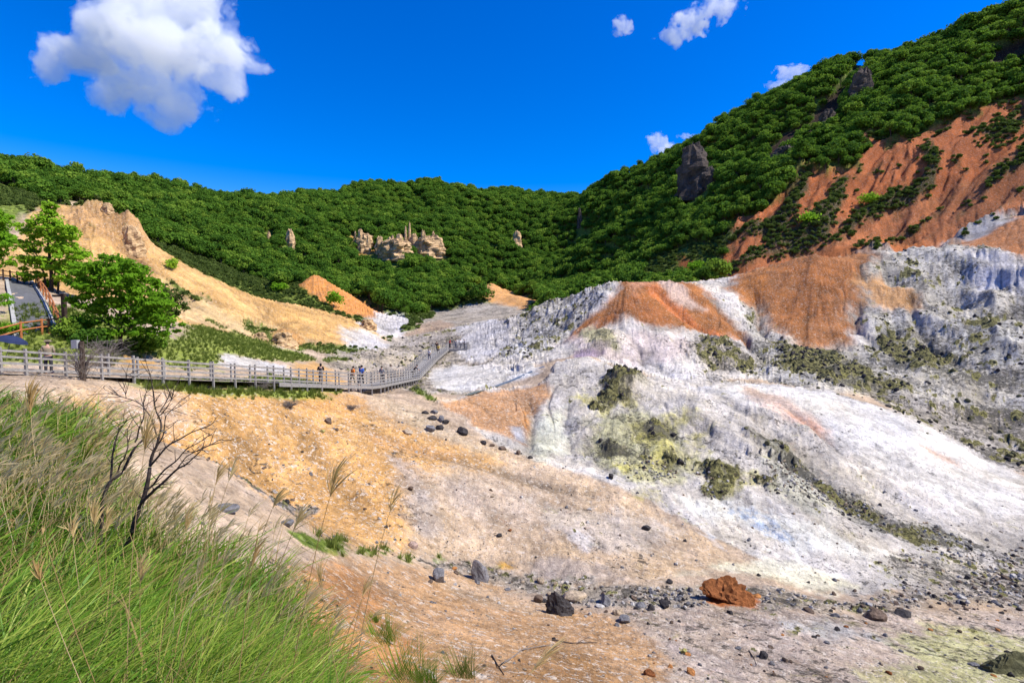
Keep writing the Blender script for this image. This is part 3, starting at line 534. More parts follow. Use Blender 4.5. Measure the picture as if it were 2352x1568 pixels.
# ------------------------------------------------------------------ materials
def new_mat(name):
    m = bpy.data.materials.new(name); m.use_nodes = True
    nt = m.node_tree; b = nt.nodes['Principled BSDF']; b.inputs['Roughness'].default_value = 0.9
    b.inputs['Specular IOR Level'].default_value = 0.15
    return m, nt, b
class NG:
    """small helper for wiring nodes"""
    def __init__(s, nt): s.nt = nt
    def n(s, typ, **kw):
        x = s.nt.nodes.new(typ)
        for k, v in kw.items(): setattr(x, k, v)
        return x
    def set(s, sock, v):
        if isinstance(v, bpy.types.NodeSocket): s.nt.links.new(v, sock)
        else: sock.default_value = v
    def math(s, op, a, b=0.0, c=0.0, clamp=False):
        x = s.n('ShaderNodeMath', operation=op, use_clamp=clamp)
        for i, v in enumerate((a, b, c)): s.set(x.inputs[i], v)
        return x.outputs[0]
    def mix(s, f, a, b, blend='MIX'):
        x = s.n('ShaderNodeMix', data_type='RGBA', blend_type=blend)
        s.set(x.inputs[0], f)
        for i, v in ((6, a), (7, b)):
            if isinstance(v, (tuple, list, np.ndarray)): v = tuple(float(q) for q in v)[:3] + (1,)
            s.set(x.inputs[i], v)
        return x.outputs[2]
    def noise(s, vec, scale, detail=4, rough=.5, dist=0.0, col=False):
        x = s.n('ShaderNodeTexNoise'); x.inputs['Scale'].default_value = scale; x.inputs['Detail'].default_value = detail
        x.inputs['Roughness'].default_value = rough; x.inputs['Distortion'].default_value = dist
        if vec is not None: s.nt.links.new(vec, x.inputs['Vector'])
        return x.outputs[1 if col else 0]
    def vor(s, vec, scale, out=0, feature='F1', rnd=1.0):
        x = s.n('ShaderNodeTexVoronoi', feature=feature); x.inputs['Scale'].default_value = scale
        x.inputs['Randomness'].default_value = rnd
        if vec is not None: s.nt.links.new(vec, x.inputs['Vector'])
        return x.outputs[out]
    def ramp(s, f, a, b, c0=0.0, c1=1.0):
        x = s.n('ShaderNodeMapRange', interpolation_type='SMOOTHSTEP'); s.set(x.inputs[0], f)
        for i, v in ((1, a), (2, b), (3, c0), (4, c1)): s.set(x.inputs[i], v)
        return x.outputs[0]
    def bump(s, h, strength, dist):
        x = s.n('ShaderNodeBump'); x.inputs['Strength'].default_value = strength; x.inputs['Distance'].default_value = dist
        s.nt.links.new(h, x.inputs['Height']); return x.outputs[0]

def ground_material():
    m, nt, b = new_mat('ground'); g = NG(nt)
    pos = g.n('ShaderNodeNewGeometry').outputs['Position']
    at_ = lambda n, o: (lambda x: (setattr(x, 'attribute_name', n), x.outputs[o])[1])(g.n('ShaderNodeAttribute'))
    pig = at_('pigment', 'Color'); rub = at_('rubble', 'Fac'); veg = at_('growth', 'Fac'); spk = at_('speckle', 'Fac')
    n_big = g.noise(pos, .35, 10, .62); n_mid = g.noise(pos, 2.3, 8, .65, .4); n_fin = g.noise(pos, 14, 6, .7)
    n_r = g.noise(pos, .9, 9, .66, .6)
    # tone of the soil
    k = g.math('MULTIPLY', g.ramp(n_big, .28, .72, .70, 1.22), g.ramp(n_mid, .28, .72, .72, 1.24))
    k = g.math('MULTIPLY', k, g.ramp(n_fin, .25, .75, .80, 1.18))
    cx = g.n('ShaderNodeCombineColor')
    for i_ in range(3): g.set(cx.inputs[i_], k)
    col = g.mix(1.0, pig, cx.outputs[0], 'MULTIPLY')
    # pale crust flecks and ochre stains
    fl = g.math('MULTIPLY', g.ramp(g.noise(pos, 3.7, 8, .7, 1.0), .545, .60), g.math('MULTIPLY', spk, .85), clamp=True)
    col = g.mix(fl, col, lin((236,222,204)) * .74)
    st = g.math('MULTIPLY', g.ramp(g.noise(pos, 1.3, 9, .7, .8), .55, .72), g.math('MULTIPLY', spk, .32), clamp=True)
    col = g.mix(st, col, lin((196,128,70)) * .74)
    # grit: small stones of many greys
    v1 = g.vor(pos, 7.0, 0); vc = g.vor(pos, 7.0, 1); v2 = g.vor(pos, 19.0, 0); vc2 = g.vor(pos, 19.0, 1)
    sx = g.n('ShaderNodeSeparateColor'); nt.links.new(vc, sx.inputs[0]); sx2 = g.n('ShaderNodeSeparateColor'); nt.links.new(vc2, sx2.inputs[0])
    st1 = g.math('MULTIPLY', g.ramp(v1, .30, .22), g.math('GREATER_THAN', g.math('ADD', sx.outputs[0], g.math('MULTIPLY', spk, .22)), .97))
    st2 = g.math('MULTIPLY', g.ramp(v2, .34, .24), g.math('GREATER_THAN', g.math('ADD', sx2.outputs[0], g.math('MULTIPLY', spk, .40)), .95))
    sc1 = g.mix(sx.outputs[1], (.05, .045, .04, 1), (.42, .37, .32, 1)); sc2 = g.mix(sx2.outputs[1], (.07, .06, .05, 1), (.60, .50, .40, 1))
    nv = g.math('SUBTRACT', 1.0, veg)
    col = g.mix(g.math('MULTIPLY', st2, nv), col, sc2); col = g.mix(g.math('MULTIPLY', st1, nv), col, sc1)
    # dark rubble crust with sulphur on its rims
    cr = at_('crust', 'Fac')
    e = g.math('ADD', cr, g.math('MULTIPLY', g.math('SUBTRACT', n_r, .5), 1.6))
    rim = g.ramp(e, .12, .4); core = g.ramp(e, .42, .62)
    has = g.ramp(rub, .06, .22)
    rimc = g.mix(g.ramp(g.noise(pos, .45, 3, .5), .42, .6), lin((186,176,140)) * .7, lin((190,184,96)) * .62)
    dn = g.noise(pos, 2.6, 8, .75)
    darkc = g.mix(g.ramp(dn, .36, .62), (.028, .028, .020, 1), (.27, .25, .10, 1))
    # dark grains strewn over the pale ground, thicker where rubble lies
    gn = g.math('ADD', g.noise(pos, 1.9, 10, .82, .5), g.math('MULTIPLY', g.noise(pos, .22, 4, .6), .35))
    grain = g.math('MULTIPLY', g.ramp(g.math('ADD', gn, g.math('MULTIPLY', rub, .22)), .80, .88), g.math('SUBTRACT', 1.0, veg))
    col = g.mix(g.math('MULTIPLY', grain, .8), col, (.075, .07, .055, 1))
    col = g.mix(g.math('MULTIPLY', g.math('MULTIPLY', rim, has), .7), col, rimc)
    col = g.mix(g.math('MULTIPLY', core, has), col, darkc)
    # growth: mottled greens over the soil
    gc = g.mix(g.ramp(n_mid, .3, .7), lin((52,66,24)) * .8, lin((168,184,84)) * .78)
    gcov = g.math('MULTIPLY', veg, g.ramp(g.noise(pos, 1.7, 8, .7, .5), .22, .5), clamp=True)
    col = g.mix(g.math('MULTIPLY', gcov, .6), col, gc)
    nt.links.new(col, b.inputs['Base Color']); b.inputs['Roughness'].default_value = .95; b.inputs['Specular IOR Level'].default_value = .08
    h = g.math('ADD', g.math('MULTIPLY', n_mid, .5), g.math('MULTIPLY', n_fin, .12))
    h = g.math('ADD', h, g.math('MULTIPLY', g.math('MULTIPLY', core, has), .5))
    h = g.math('ADD', h, g.math('MULTIPLY', g.math('ADD', g.math('MULTIPLY', st1, .22), g.math('MULTIPLY', st2, .08)), nv))
    h = g.math('ADD', h, g.math('MULTIPLY', grain, .15))
    nt.links.new(g.bump(h, 1.0, .35), b.inputs['Normal'])
    return m
M_GROUND = ground_material()

# ------------------------------------------------------------------ the terrain meshes
idx = np.arange(NA * NR).reshape(NA, NR)
Fq = np.stack([idx[:-1, :-1], idx[1:, :-1], idx[1:, 1:], idx[:-1, 1:]], -1).reshape(-1, 4)
VV = np.stack([X.ravel(), Y.ravel(), zf], 1)
zid_f = ZID[Fq[:, 0]]
def terrain(name, sel, label):
    f = Fq[sel]; used, inv = np.unique(f, return_inverse=True)
    o = mesh_np(name, VV[used], inv.reshape(-1, 4)[:, ::-1], M_GROUND, smooth=True)
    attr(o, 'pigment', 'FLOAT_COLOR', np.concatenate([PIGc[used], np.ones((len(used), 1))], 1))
    attr(o, 'rubble', 'FLOAT', RUB[used]); attr(o, 'crust', 'FLOAT', CRUST[used]); attr(o, 'growth', 'FLOAT', VEG[used]); attr(o, 'speckle', 'FLOAT', SPK[used])
    tag(o, label, kind='structure')
    return o
terrain('ground', zid_f == 0, 'pale and orange bare volcanic valley floor and slopes strewn with stones')
terrain('ridge', zid_f == 1, 'bare ochre ridge sloping down to the valley behind the walkway')
terrain('hills', zid_f == 2, 'steep wooded hills around the valley with an orange bare foot')
terrain('mounds', zid_f == 3, 'white and orange volcanic mounds crusted with dark rubble')
# ------------------------------------------------------------------ looking things up on the finished terrain
Et = np.maximum.accumulate(Z / Rg, axis=1)
def cell(x, y):
    az = np.arctan2(x, y); r = np.hypot(x, y)
    i = np.clip(np.searchsorted(AZ, az), 1, NA - 1); i = np.where(np.abs(AZ[i - 1] - az) < np.abs(AZ[i] - az), i - 1, i)
    j = (Rg[i] < r[:, None]).sum(1) if len(np.atleast_1d(x)) < 4000 else np.concatenate([(Rg[i[q:q + 2000]] < r[q:q + 2000, None]).sum(1) for q in range(0, len(i), 2000)])
    return i, np.clip(j, 0, NR - 1)
def field(arr, x, y):
    i, j = cell(x, y); return arr[i * NR + j]
def seen(x, y, z, h, back=6):
    i, j = cell(x, y); return (z + h) / np.hypot(x, y) > Et[i, np.clip(j - back, 0, NR - 1)]
def zone_pts(arr, thr, x0, x1, y0, y1, step, h, seed, jit=.5):
    rg = np.random.default_rng(seed)
    gx, gy = np.meshgrid(np.arange(x0, x1, step), np.arange(y0, y1, step)); gx = gx.ravel() + rg.uniform(-jit, jit, gx.size) * step; gy = gy.ravel() + rg.uniform(-jit, jit, gy.size) * step
    k = np.abs(np.arctan2(gx, gy)) < math.radians(47.5); gx, gy = gx[k], gy[k]
    k = rg.random(len(gx)) < field(arr, gx, gy) if thr is None else field(arr, gx, gy) > thr; gx, gy = gx[k], gy[k]
    gz = ground_np(gx, gy); k = seen(gx, gy, gz, h)
    return gx[k], gy[k], gz[k]

# ------------------------------------------------------------------ leaves and trees
def leaf_material(name, dark, mid, light, trans=.3, rough=.8, spec=.06):
    m, nt, b = new_mat(name); g = NG(nt)
    oi = g.n('ShaderNodeObjectInfo').outputs['Random']
    t = g.n('ShaderNodeAttribute'); t.attribute_name = 'tint'
    f = g.math('ADD', g.math('MULTIPLY', oi, .62), g.math('MULTIPLY', t.outputs['Fac'], .38))
    r = g.n('ShaderNodeValToRGB'); cr = r.color_ramp
    cr.elements[0].color = (*dark, 1); cr.elements[1].color = (*light, 1); e = cr.elements.new(.55); e.color = (*mid, 1)
    nt.links.new(f, r.inputs[0])
    d = b; nt.links.new(r.outputs[0], d.inputs['Base Color']); d.inputs['Roughness'].default_value = rough; d.inputs['Specular IOR Level'].default_value = spec
    tr = g.n('ShaderNodeBsdfTranslucent'); nt.links.new(g.mix(.35, r.outputs[0], (.26, .44, .03, 1)), tr.inputs[0])
    mx = g.n('ShaderNodeMixShader'); mx.inputs[0].default_value = trans
    nt.links.new(d.outputs[0], mx.inputs[1]); nt.links.new(tr.outputs[0], mx.inputs[2])
    nt.links.new(mx.outputs[0], nt.nodes['Material Output'].inputs[0])
    return m
M_FOREST = leaf_material('forest_leaves', (.034,.092,.013), (.098,.200,.022), (.25,.35,.042), .34)
M_LEAF = leaf_material('bright_leaves', (.11,.25,.016), (.24,.47,.026), (.42,.58,.05), .5)
M_SHRUB = leaf_material('shrub_leaves', (.045,.068,.018), (.085,.12,.028), (.15,.20,.045), .28)
def plain(name, col, rough=.85, var=.35, scale=6, bump=.3, dist=.03, spec=.2, rnd=0.0):
    m, nt, b = new_mat(name); g = NG(nt)
    tc = g.n('ShaderNodeTexCoord').outputs['Object']
    n1 = g.noise(tc, scale, 7, .65, .3); n2 = g.noise(tc, scale * 5, 5, .7)
    k = g.math('MULTIPLY', g.ramp(n1, .25, .75, 1 - var, 1 + var), g.ramp(n2, .25, .75, 1 - var * .5, 1 + var * .5))
    if rnd:
        oi = g.n('ShaderNodeObjectInfo').outputs['Random']; k = g.math('MULTIPLY', k, g.math('ADD', 1 - rnd * .5, g.math('MULTIPLY', oi, rnd)))
    cc = g.n('ShaderNodeCombineColor')
    for i_ in range(3): g.set(cc.inputs[i_], k)
    nt.links.new(g.mix(1.0, tuple(col), cc.outputs[0], 'MULTIPLY'), b.inputs['Base Color'])
    b.inputs['Roughness'].default_value = rough; b.inputs['Specular IOR Level'].default_value = spec
    nt.links.new(g.bump(g.math('ADD', n1, g.math('MULTIPLY', n2, .4)), bump, dist), b.inputs['Normal'])
    return m
M_BARK = plain('bark', (.075,.055,.042), .95, .4, 8, .6, .03)
M_DEADWOOD = plain('dead_wood', (.055,.042,.036), .9, .5, 14, .6, .02)
M_GREYWOOD = plain('weathered_wood', (.265,.25,.235), .85, .3, 7, .4, .01)
def leaf_quads(P, N, size, rg, asp=.55):
    """one bent leaf (a quad) at every point, facing roughly along N"""
    n = len(P); a = rg.normal(size=(n, 3)); t = np.cross(N, a); t /= np.linalg.norm(t, axis=1)[:, None] + 1e-9; bt = np.cross(N, t)
    s = size * rg.uniform(.6, 1.35, n)[:, None]
    V = np.stack([P - t * s * .5, P + bt * s * asp * .5 + N * s * .06, P + t * s * .5 - N * s * .10, P - bt * s * asp * .5 + N * s * .06], 1).reshape(-1, 3)
    return V, np.arange(4 * n).reshape(n, 4)
def unit(v): return v / (np.linalg.norm(v, axis=-1, keepdims=True) + 1e-9)
def tube_np(pts, rad, sides=6):
    P = np.array(pts, float); n = len(P); T = unit(np.gradient(P, axis=0)); up = np.array([.13, .31, .94]); up = np.where(np.abs(T @ up)[:, None] > .9, np.array([[1., 0, 0]]), up[None])
    A_ = unit(np.cross(T, up)); B_ = np.cross(T, A_); th = np.linspace(0, 2 * np.pi, sides, endpoint=False)
    rad = np.broadcast_to(np.asarray(rad, float), (n,))
    V = P[:, None] + rad[:, None, None] * (np.cos(th)[None, :, None] * A_[:, None] + np.sin(th)[None, :, None] * B_[:, None])
    i = np.arange(n - 1)[:, None] * sides; j = np.arange(sides)[None]; j2 = (j + 1) % sides
    F = np.stack([i + j, i + j2, i + sides + j2, i + sides + j], -1).reshape(-1, 4)
    V = V.reshape(-1, 3); c = np.arange(sides)
    if sides == 4: F = np.concatenate([F, [c[::-1]], [c + (n - 1) * sides]])
    elif sides == 6:
        for o_ in (0, (n - 1) * sides): F = np.concatenate([F, [[o_, o_ + 1, o_ + 2, o_ + 3], [o_, o_ + 3, o_ + 4, o_ + 5]]])
    return V, F
def join(parts):
    V = []; F = []; o = 0
    for v, f in parts: V.append(v); F.append(np.asarray(f) + o); o += len(v)
    return np.concatenate(V), np.concatenate(F)
def clumpy_crown(seed, w, h, z0, nclump, nleaf, size, rmin=.17, rmax=.31):
    rg = np.random.default_rng(seed); P = []; N = []; Tn = []
    c = unit(rg.normal(size=(nclump, 3))); c[:, 2] = np.abs(c[:, 2]) * .95 - .2
    c *= rg.uniform(.25, 1.05, nclump)[:, None] ** .5
    c = c * np.array([w * .40 * rg.uniform(.8, 1.15), w * .40 * rg.uniform(.8, 1.15), h * .44]) + np.array([0, 0, z0 + h * .45])
    for q in c:
        r = rg.uniform(rmin, rmax) * w; d = unit(rg.normal(size=(nleaf, 3)) + np.array([0, 0, .3])); rr = r * rg.uniform(.5, 1.2, nleaf)[:, None]
        P.append(q + d * rr * np.array([1, 1, .75])); N.append(unit(d + .5 * rg.normal(size=d.shape))); Tn.append(np.full(nleaf, rg.uniform(0, 1)) * .6 + .4 * rg.random(nleaf))
    P = np.concatenate(P); N = np.concatenate(N); V, F = leaf_quads(P, N, size, rg, .75)
    return V, F, np.repeat(np.concatenate(Tn), 4)
def forest_tree(seed, w, h):
    V, F, T = clumpy_crown(seed, w, h * .80, h * .20, 19, 52, w * .13)
    rg = np.random.default_rng(seed + 50)
    tv, tf = join([tube_np([(0, 0, -1.2), (.05 * w * rg.normal(), 0, h * .3), (.08 * w * rg.normal(), .06 * w * rg.normal(), h * .62)], [.045 * h * .5, .04 * h * .5, .015 * h], 6)]
                  + [tube_np([(0, 0, h * .28), (w * .25 * math.cos(t), w * .25 * math.sin(t), h * .55)], [.015 * h, .006 * h], 4) for t in rg.uniform(0, 6.28, 4)])
    allV, allF = join([(V, F), (tv, tf)])
    o = mesh_np('forest_tree', allV, allF, [M_FOREST, M_BARK], mat_idx=np.r_[np.zeros(len(F)), np.ones(len(tf))])
    attr(o, 'tint', 'FLOAT', np.r_[T, np.zeros(len(tv))])
    return o
def kinds(name, objs):
    c = bpy.data.collections.new(name); COL.children.link(c)
    for o in objs: COL.objects.unlink(o); c.objects.link(o)
    return c
def scatter(name, P, rot, scl, coll, label, idx=None, cat=None):
    """many small alike things that nobody could count, as one object of instances"""
    o = mesh_np(name, P, np.zeros((0, 3), int)); n = len(P)
    attr(o, 'rot', 'FLOAT_VECTOR', rot); attr(o, 'scl', 'FLOAT', scl)
    attr(o, 'pick', 'INT', idx if idx is not None else np.random.default_rng(n).integers(0, 64, n))
    ng = bpy.data.node_groups.new(name, 'GeometryNodeTree')
    ng.interface.new_socket('Geometry', in_out='INPUT', socket_type='NodeSocketGeometry'); ng.interface.new_socket('Geometry', in_out='OUTPUT', socket_type='NodeSocketGeometry')
    N_ = ng.nodes; L = ng.links; gi = N_.new('NodeGroupInput'); go = N_.new('NodeGroupOutput')
    ip = N_.new('GeometryNodeInstanceOnPoints'); ci = N_.new('GeometryNodeCollectionInfo'); ci.inputs['Collection'].default_value = coll
    ci.inputs['Separate Children'].default_value = True; ci.inputs['Reset Children'].default_value = True
    ip.inputs['Pick Instance'].default_value = True
    def na(nm, t):
        x = N_.new('GeometryNodeInputNamedAttribute'); x.data_type = t; x.inputs['Name'].default_value = nm; return [s for s in x.outputs if s.enabled][0]
    L.new(gi.outputs[0], ip.inputs['Points']); L.new(ci.outputs[0], ip.inputs['Instance']); L.new(na('pick', 'INT'), ip.inputs['Instance Index'])
    L.new(na('rot', 'FLOAT_VECTOR'), ip.inputs['Rotation']); L.new(na('scl', 'FLOAT'), ip.inputs['Scale']); L.new(ip.outputs[0], go.inputs[0])
    md = o.modifiers.new('scatter', 'NODES'); md.node_group = ng
    tag(o, label, cat, kind='stuff'); return o

SPIRES = [(828,526,578,16),(816,531,553,8),(846,538,578,12),(872,543,580,20),(884,559,588,26),(902,541,591,14),(916,574,596,14),(918,537,569,18),(932,520,568,8),(941,511,568,9),(952,537,572,20),(973,532,591,17),(996,532,587,14),(1006,543,587,12),(1016,558,588,10),(667,527,568,20),(618,530,549,11),(1187,531,569,22)]
CRAG = (1596, 338, 448, 74)
SP_POS = [(at(u, vb, FAR), vb - vt, w) for u, vt, vb, w in SPIRES] + [(at(CRAG[0], CRAG[2], FAR), CRAG[2] - CRAG[1], CRAG[3]), (at(1331, 520, FAR), 40, 12)]
# the forest: the trees nearest to us one by one, the mass behind them as one wood
fx, fy, fz = zone_pts(FOREST, .5, -300, 330, 95, 430, 1.85, 4.5, 11)
keep = np.ones(len(fx), bool)
for p, h_, w in SP_POS:
    r = math.hypot(p.x, p.y); keep &= ~((np.abs(np.arctan2(fx, fy) - math.atan2(p.x, p.y)) < (w * .5 + 3) / 1176 / 1.1) & (np.abs(np.hypot(fx, fy) - r + 2) < 4 + h_ * .05))
fx, fy, fz = fx[keep], fy[keep], fz[keep]
ru_ = RNG.uniform(.42, 1.02, len(fx)) * (1 + .25 * (RNG.random(len(fx)) < .06)); rz_ = RNG.uniform(0, 6.28, len(fx))
fd = np.hypot(fx, fy) / ru_ ; order = np.argsort(fd); NI = 250
protos = [forest_tree(s, w, h) for s, w, h in ((1, 4.2, 5.2), (2, 5.0, 4.6), (3, 3.4, 5.8), (4, 4.6, 4.2), (5, 5.2, 5.6), (6, 3.0, 4.6), (8, 3.6, 6.4), (9, 2.8, 3.6), (10, 4.0, 4.6), (12, 5.6, 4.8))]
KT = kinds('forest tree kinds', protos)
def forest_zone(x, y, r):
    a = math.degrees(math.atan2(x, y))
    if a < -22: return 'small round green tree in the front of the wood above the bare ochre ridge', 'trees in front of the left wood'
    if a < -2: return 'small round green tree at the foot of the wood behind the small orange ridges', 'trees at the foot of the middle wood'
    if a < 14: return 'small round green tree in the wooded gully between the two hills', 'trees in the wooded gully'
    if a < 32: return 'small round green tree in front on the steep slope above the pointed mound', 'trees above the pointed mound'
    return 'small round green tree on the steep mountain above the bare orange foot', 'trees above the orange foot'
for q, k in enumerate(order[:NI]):
    src = protos[q % len(protos)]
    o = src if q < len(protos) else src.copy()
    if q >= len(protos): link(o)
    o.location = (fx[k], fy[k], fz[k] - .2); o.rotation_euler = (0, 0, rz_[k]); o.scale = (ru_[k],) * 3
    lb, gp = forest_zone(fx[k], fy[k], 0); tag(o, lb, 'tree', gp)
rest = order[NI:]
scatter('forest', np.stack([fx[rest], fy[rest], fz[rest] - .2], 1), np.stack([RNG.normal(0, .06, len(rest)), RNG.normal(0, .06, len(rest)), rz_[rest]], 1), ru_[rest], KT, 'dense green wood of small round trees covering the hills', cat='forest')
print('forest', len(fx))

# scrub: low bushes in the gullies of the orange foot and on the green slopes
def shrub(name, seed, w, h, mat=None, nclump=6, nleaf=36, size=.2):
    V, F, T = clumpy_crown(seed, w, h, 0, nclump, nleaf, w * size)
    o = mesh_np(name, V, F, mat or M_SHRUB); attr(o, 'tint', 'FLOAT', T); return o
M_GRASSY = leaf_material('grassy_leaves', (.12,.155,.032), (.21,.265,.05), (.36,.38,.12), .4)
def tuft_mesh(seed, n, ln, w, lean=.3, spread=.12, bend=.5, wind=(.6, .1)):
    rg = np.random.default_rng(seed); th = rg.uniform(0, 6.28, n); L_ = ln * rg.uniform(.5, 1.15, n); wd = w * rg.uniform(.7, 1.2, n)
    b0 = np.stack([spread * np.sqrt(rg.random(n)) * np.cos(th * 3.1), spread * np.sqrt(rg.random(n)) * np.sin(th * 3.1), np.full(n, -.03)], 1)
    d0 = unit(np.stack([lean * np.cos(th) + wind[0] * .3, lean * np.sin(th) + wind[1] * .3, np.ones(n)], 1))
    d1 = np.stack([np.cos(th) * bend + wind[0], np.sin(th) * bend + wind[1], np.full(n, -.15)], 1)
    side = unit(np.cross(d0, d1) + 1e-6); V = []
    for t in (0, .35, .7, 1.0):
        c = b0 + d0 * (L_ * t)[:, None] + d1 * (L_ * t * t * .4)[:, None]; hw = (wd * (1 - t) ** .6 * .5 + 1e-4)[:, None]
        V += [c - side * hw, c + side * hw]
    V = np.stack(V, 1); F = np.array([[0, 1, 3, 2], [2, 3, 5, 4], [4, 5, 7, 6]])[None] + (np.arange(n) * 8)[:, None, None]
    return V.reshape(-1, 3), F.reshape(-1, 4), np.repeat(rg.random(n), 8)
def tuft(name, seed, n, ln, w, mat, **kw):
    V, F, T = tuft_mesh(seed, n, ln, w, **kw); o = mesh_np(name, V, F, mat); attr(o, 'tint', 'FLOAT', T); return o
def place(o, p, s=1.0, rz=0.0, dz=0.0):
    o.location = (p[0], p[1], p[2] + dz); o.rotation_euler = (0, 0, rz); o.scale = (s,) * 3 if not isinstance(s, tuple) else s; return o
sb = [place(shrub('low_shrub', 31, 1.9, 1.3), at(2020, 505, FAR), 1.1), place(shrub('low_shrub', 32, 1.6, 1.0), at(2130, 455, FAR), 1.0), place(shrub('low_shrub', 33, 2.1, 1.1), at(1870, 520, FAR), 1.2)]
for o, l in zip(sb, ('dark green low shrub in the middle gully of the orange slope', 'dark green low shrub high in the right gully of the orange slope', 'dark green low shrub at the left foot of the orange slope')): tag(o, l, 'shrub', 'shrubs on the orange slope')
KS = kinds('shrub kinds', sb)
upper = poly_mask([(1860,430),(1950,395),(2080,345),(2200,300),(2352,220),(2420,200),(2420,330),(2352,370),(2250,390),(2120,410),(2000,440),(1900,470)], px_, py_, FAR, 1e9, 14, 3 * WARP, 16)  # top band where added dark scrub imitates the shadow of the forest
cov = np.clip(upper * .6 * sstep(.02, .2, WARP + .5 * WARP2) + sstep(.42, .8, SCRUB) + (VEG * (1 - FOREST)) * (np.maximum(py_, 1) > 70) * .8, 0, .9)
ux, uy, uz = zone_pts(cov, None, -110, 190, 68, 190, .85, 1.2, 21)
scatter('undergrowth', np.stack([ux, uy, uz - .15], 1), np.stack([0 * ux, 0 * ux, RNG.uniform(0, 6.28, len(ux))], 1), RNG.uniform(.35, .95, len(ux)) * np.clip(np.hypot(ux, uy) / 140, .55, 1.1), KS, 'low dark green scrub growing on the slopes below the woods, added at the top to imitate forest shadow', cat='undergrowth')
print('scrub', len(ux))
# named bushes standing alone
for (u, v, w, h, lb, d0, mt) in ((770, 708, 46, 46, 'round green bush standing alone below the small orange ridge', 90, M_LEAF), (640, 608+60, 40, 20, 'bright green low bush on the scrub slope behind the ridge crest', 76, M_LEAF), (397, 622, 34, 36, 'small green bush growing on the bare ochre ridge', 55, M_LEAF),
        (1600, 628, 44, 34, 'light green bush on the dark scrub slope above the pointed mound', FAR, M_LEAF), (1860, 512, 50, 24, 'light green bush at the left of the orange mountain foot', FAR, M_LEAF), (1990, 470, 40, 26, 'light green bush high on the orange mountain foot', FAR, M_LEAF), (1105, 690, 60, 46, 'dark green bush left of the small pale orange ridge', FAR, M_FOREST)):
    p = at(u, v, d0); k = p.y / 1176
    o = shrub('bush', int(u), w * k, h * k, mt, 10, 60, .11); place(o, p, dz=-h * k * .08); tag(o, lb, 'bush')
# ------------------------------------------------------------------ rock pillars and crags in the woods
M_PILLAR = plain('pillar_rock', (.46,.31,.165), .95, .75, .5, 1.0, .6, .05)
M_CRAG = plain('dark_crag_rock', (.085,.068,.058), .95, .5, .25, 1.0, .8, .05)
def pillar(name, p, h, w, mat, seed, lean=0, blunt=.35, levels=16, sides=14, parent=None):
    rg = np.random.default_rng(seed); t = np.linspace(-.15, 1, levels); V = []
    th = np.linspace(0, 2 * np.pi, sides, endpoint=False)
    for k in t:
        r = w * .5 * (1 - (1 - blunt) * max(k, 0) ** 1.4) * (1 if k < .93 else .6)
        rr = r * (1 + .42 * np.array(pnoise(np.cos(th) * 1.7 + seed, np.sin(th) * 1.7, np.full(sides, k * 2.4))) + .30 * pnoise(np.cos(th) * 3 + seed, np.sin(th) * 4, np.full(sides, k * 7.)))
        dz = .05 * h * rg.normal(size=sides) * (k > .85)
        V.append(np.stack([rr * np.cos(th) + lean * k * w, rr * np.sin(th) * .8, k * h + dz], 1))
    V.append(np.array([[lean * w, 0, h * 1.02]])); V = np.concatenate(V); F = []
    for i in range(levels - 1):
        for j in range(sides):
            a, b_ = i * sides + j, i * sides + (j + 1) % sides; F += [(a, b_, b_ + sides), (a, b_ + sides, a + sides)]
    top = (levels - 1) * sides
    F += [(top + j, top + (j + 1) % sides, len(V) - 1) for j in range(sides)]
    o = mesh_np(name, V, F, mat, parent); o.location = p; return o
names = ['broad pale rock pillar at the left end of the pillar row in the wood', 'short thin rock pillar at the far left of the pillar row', 'narrow rock pillar just right of the broad leftmost one', 'rock pillar with a sloping foot in the left half of the row', 'wide low ochre rock in the dip of the pillar row', 'slim rock pillar rising in the middle dip of the row', 'low grey rock pillar standing lowest in the row', 'broken ochre rock left of the two tallest needles', 'thin rock needle, left one of the two tallest', 'tallest thin rock needle of the pillar row', 'wide broken ochre rock right of the tallest needles', 'tall rock pillar standing apart right of the needles', 'tall rock pillar in the group at the right end of the row', 'middle pillar of the group at the right end of the row', 'short outermost pillar at the right end of the row', 'brown rock pillar alone in the wood left of the pillar row', 'small ochre rock peeping from the wood farthest left', 'pale pointed rock at the mouth of the wooded gully']
for q, ((p, hp, w), lb) in enumerate(zip(SP_POS[:18], names)):
    k = p.y / 1176; o = pillar('rock_spire', (p.x, p.y, p.z - .3), hp * k, w * k * 1.15, M_PILLAR, q + 3, 0, .28 if w < 16 else .45); tag(o, lb, 'rock', 'rock spires on the wooded hill')
for u, v, w, h, lb, sd in ((906, 596, 74, 46, 'broad ochre cliff joining the pillars in the middle of the row', 91), (985, 592, 72, 48, 'broad ochre cliff behind the pillars at the right end of the row', 92), (836, 582, 44, 44, 'broad pale cliff behind the pillars at the left end of the row', 93)):
    p = at(u, v - 4, FAR); k = p.y / 1176; o = pillar('rock_cliff', (p.x, p.y + 1.5, p.z - .5), h * k, w * k, M_PILLAR, sd, 0, .72, 18, 26); tag(o, lb, 'cliff')
p, hp, w = SP_POS[18]; k = p.y / 1176
crag = empty('rock_crag', p); tag(crag, 'large dark brown double crag standing out of the mountain wood', 'crag')
pillar('crag_block', (-w * k * .08, 0, 0), hp * k, w * k * .92, M_CRAG, 41, 0, .62, 22, 20, crag); pillar('crag_block', (w * k * .30, -2, -1), hp * k * .58, w * k * .6, M_CRAG, 43, 0, .75, 18, 18, crag)
p, hp, w = SP_POS[19]; k = p.y / 1176
tag(pillar('rock_spire', p, hp * k, w * k, M_CRAG, 47, 0, .4), 'small dark rock pillar in the shady wood of the gully', 'rock')
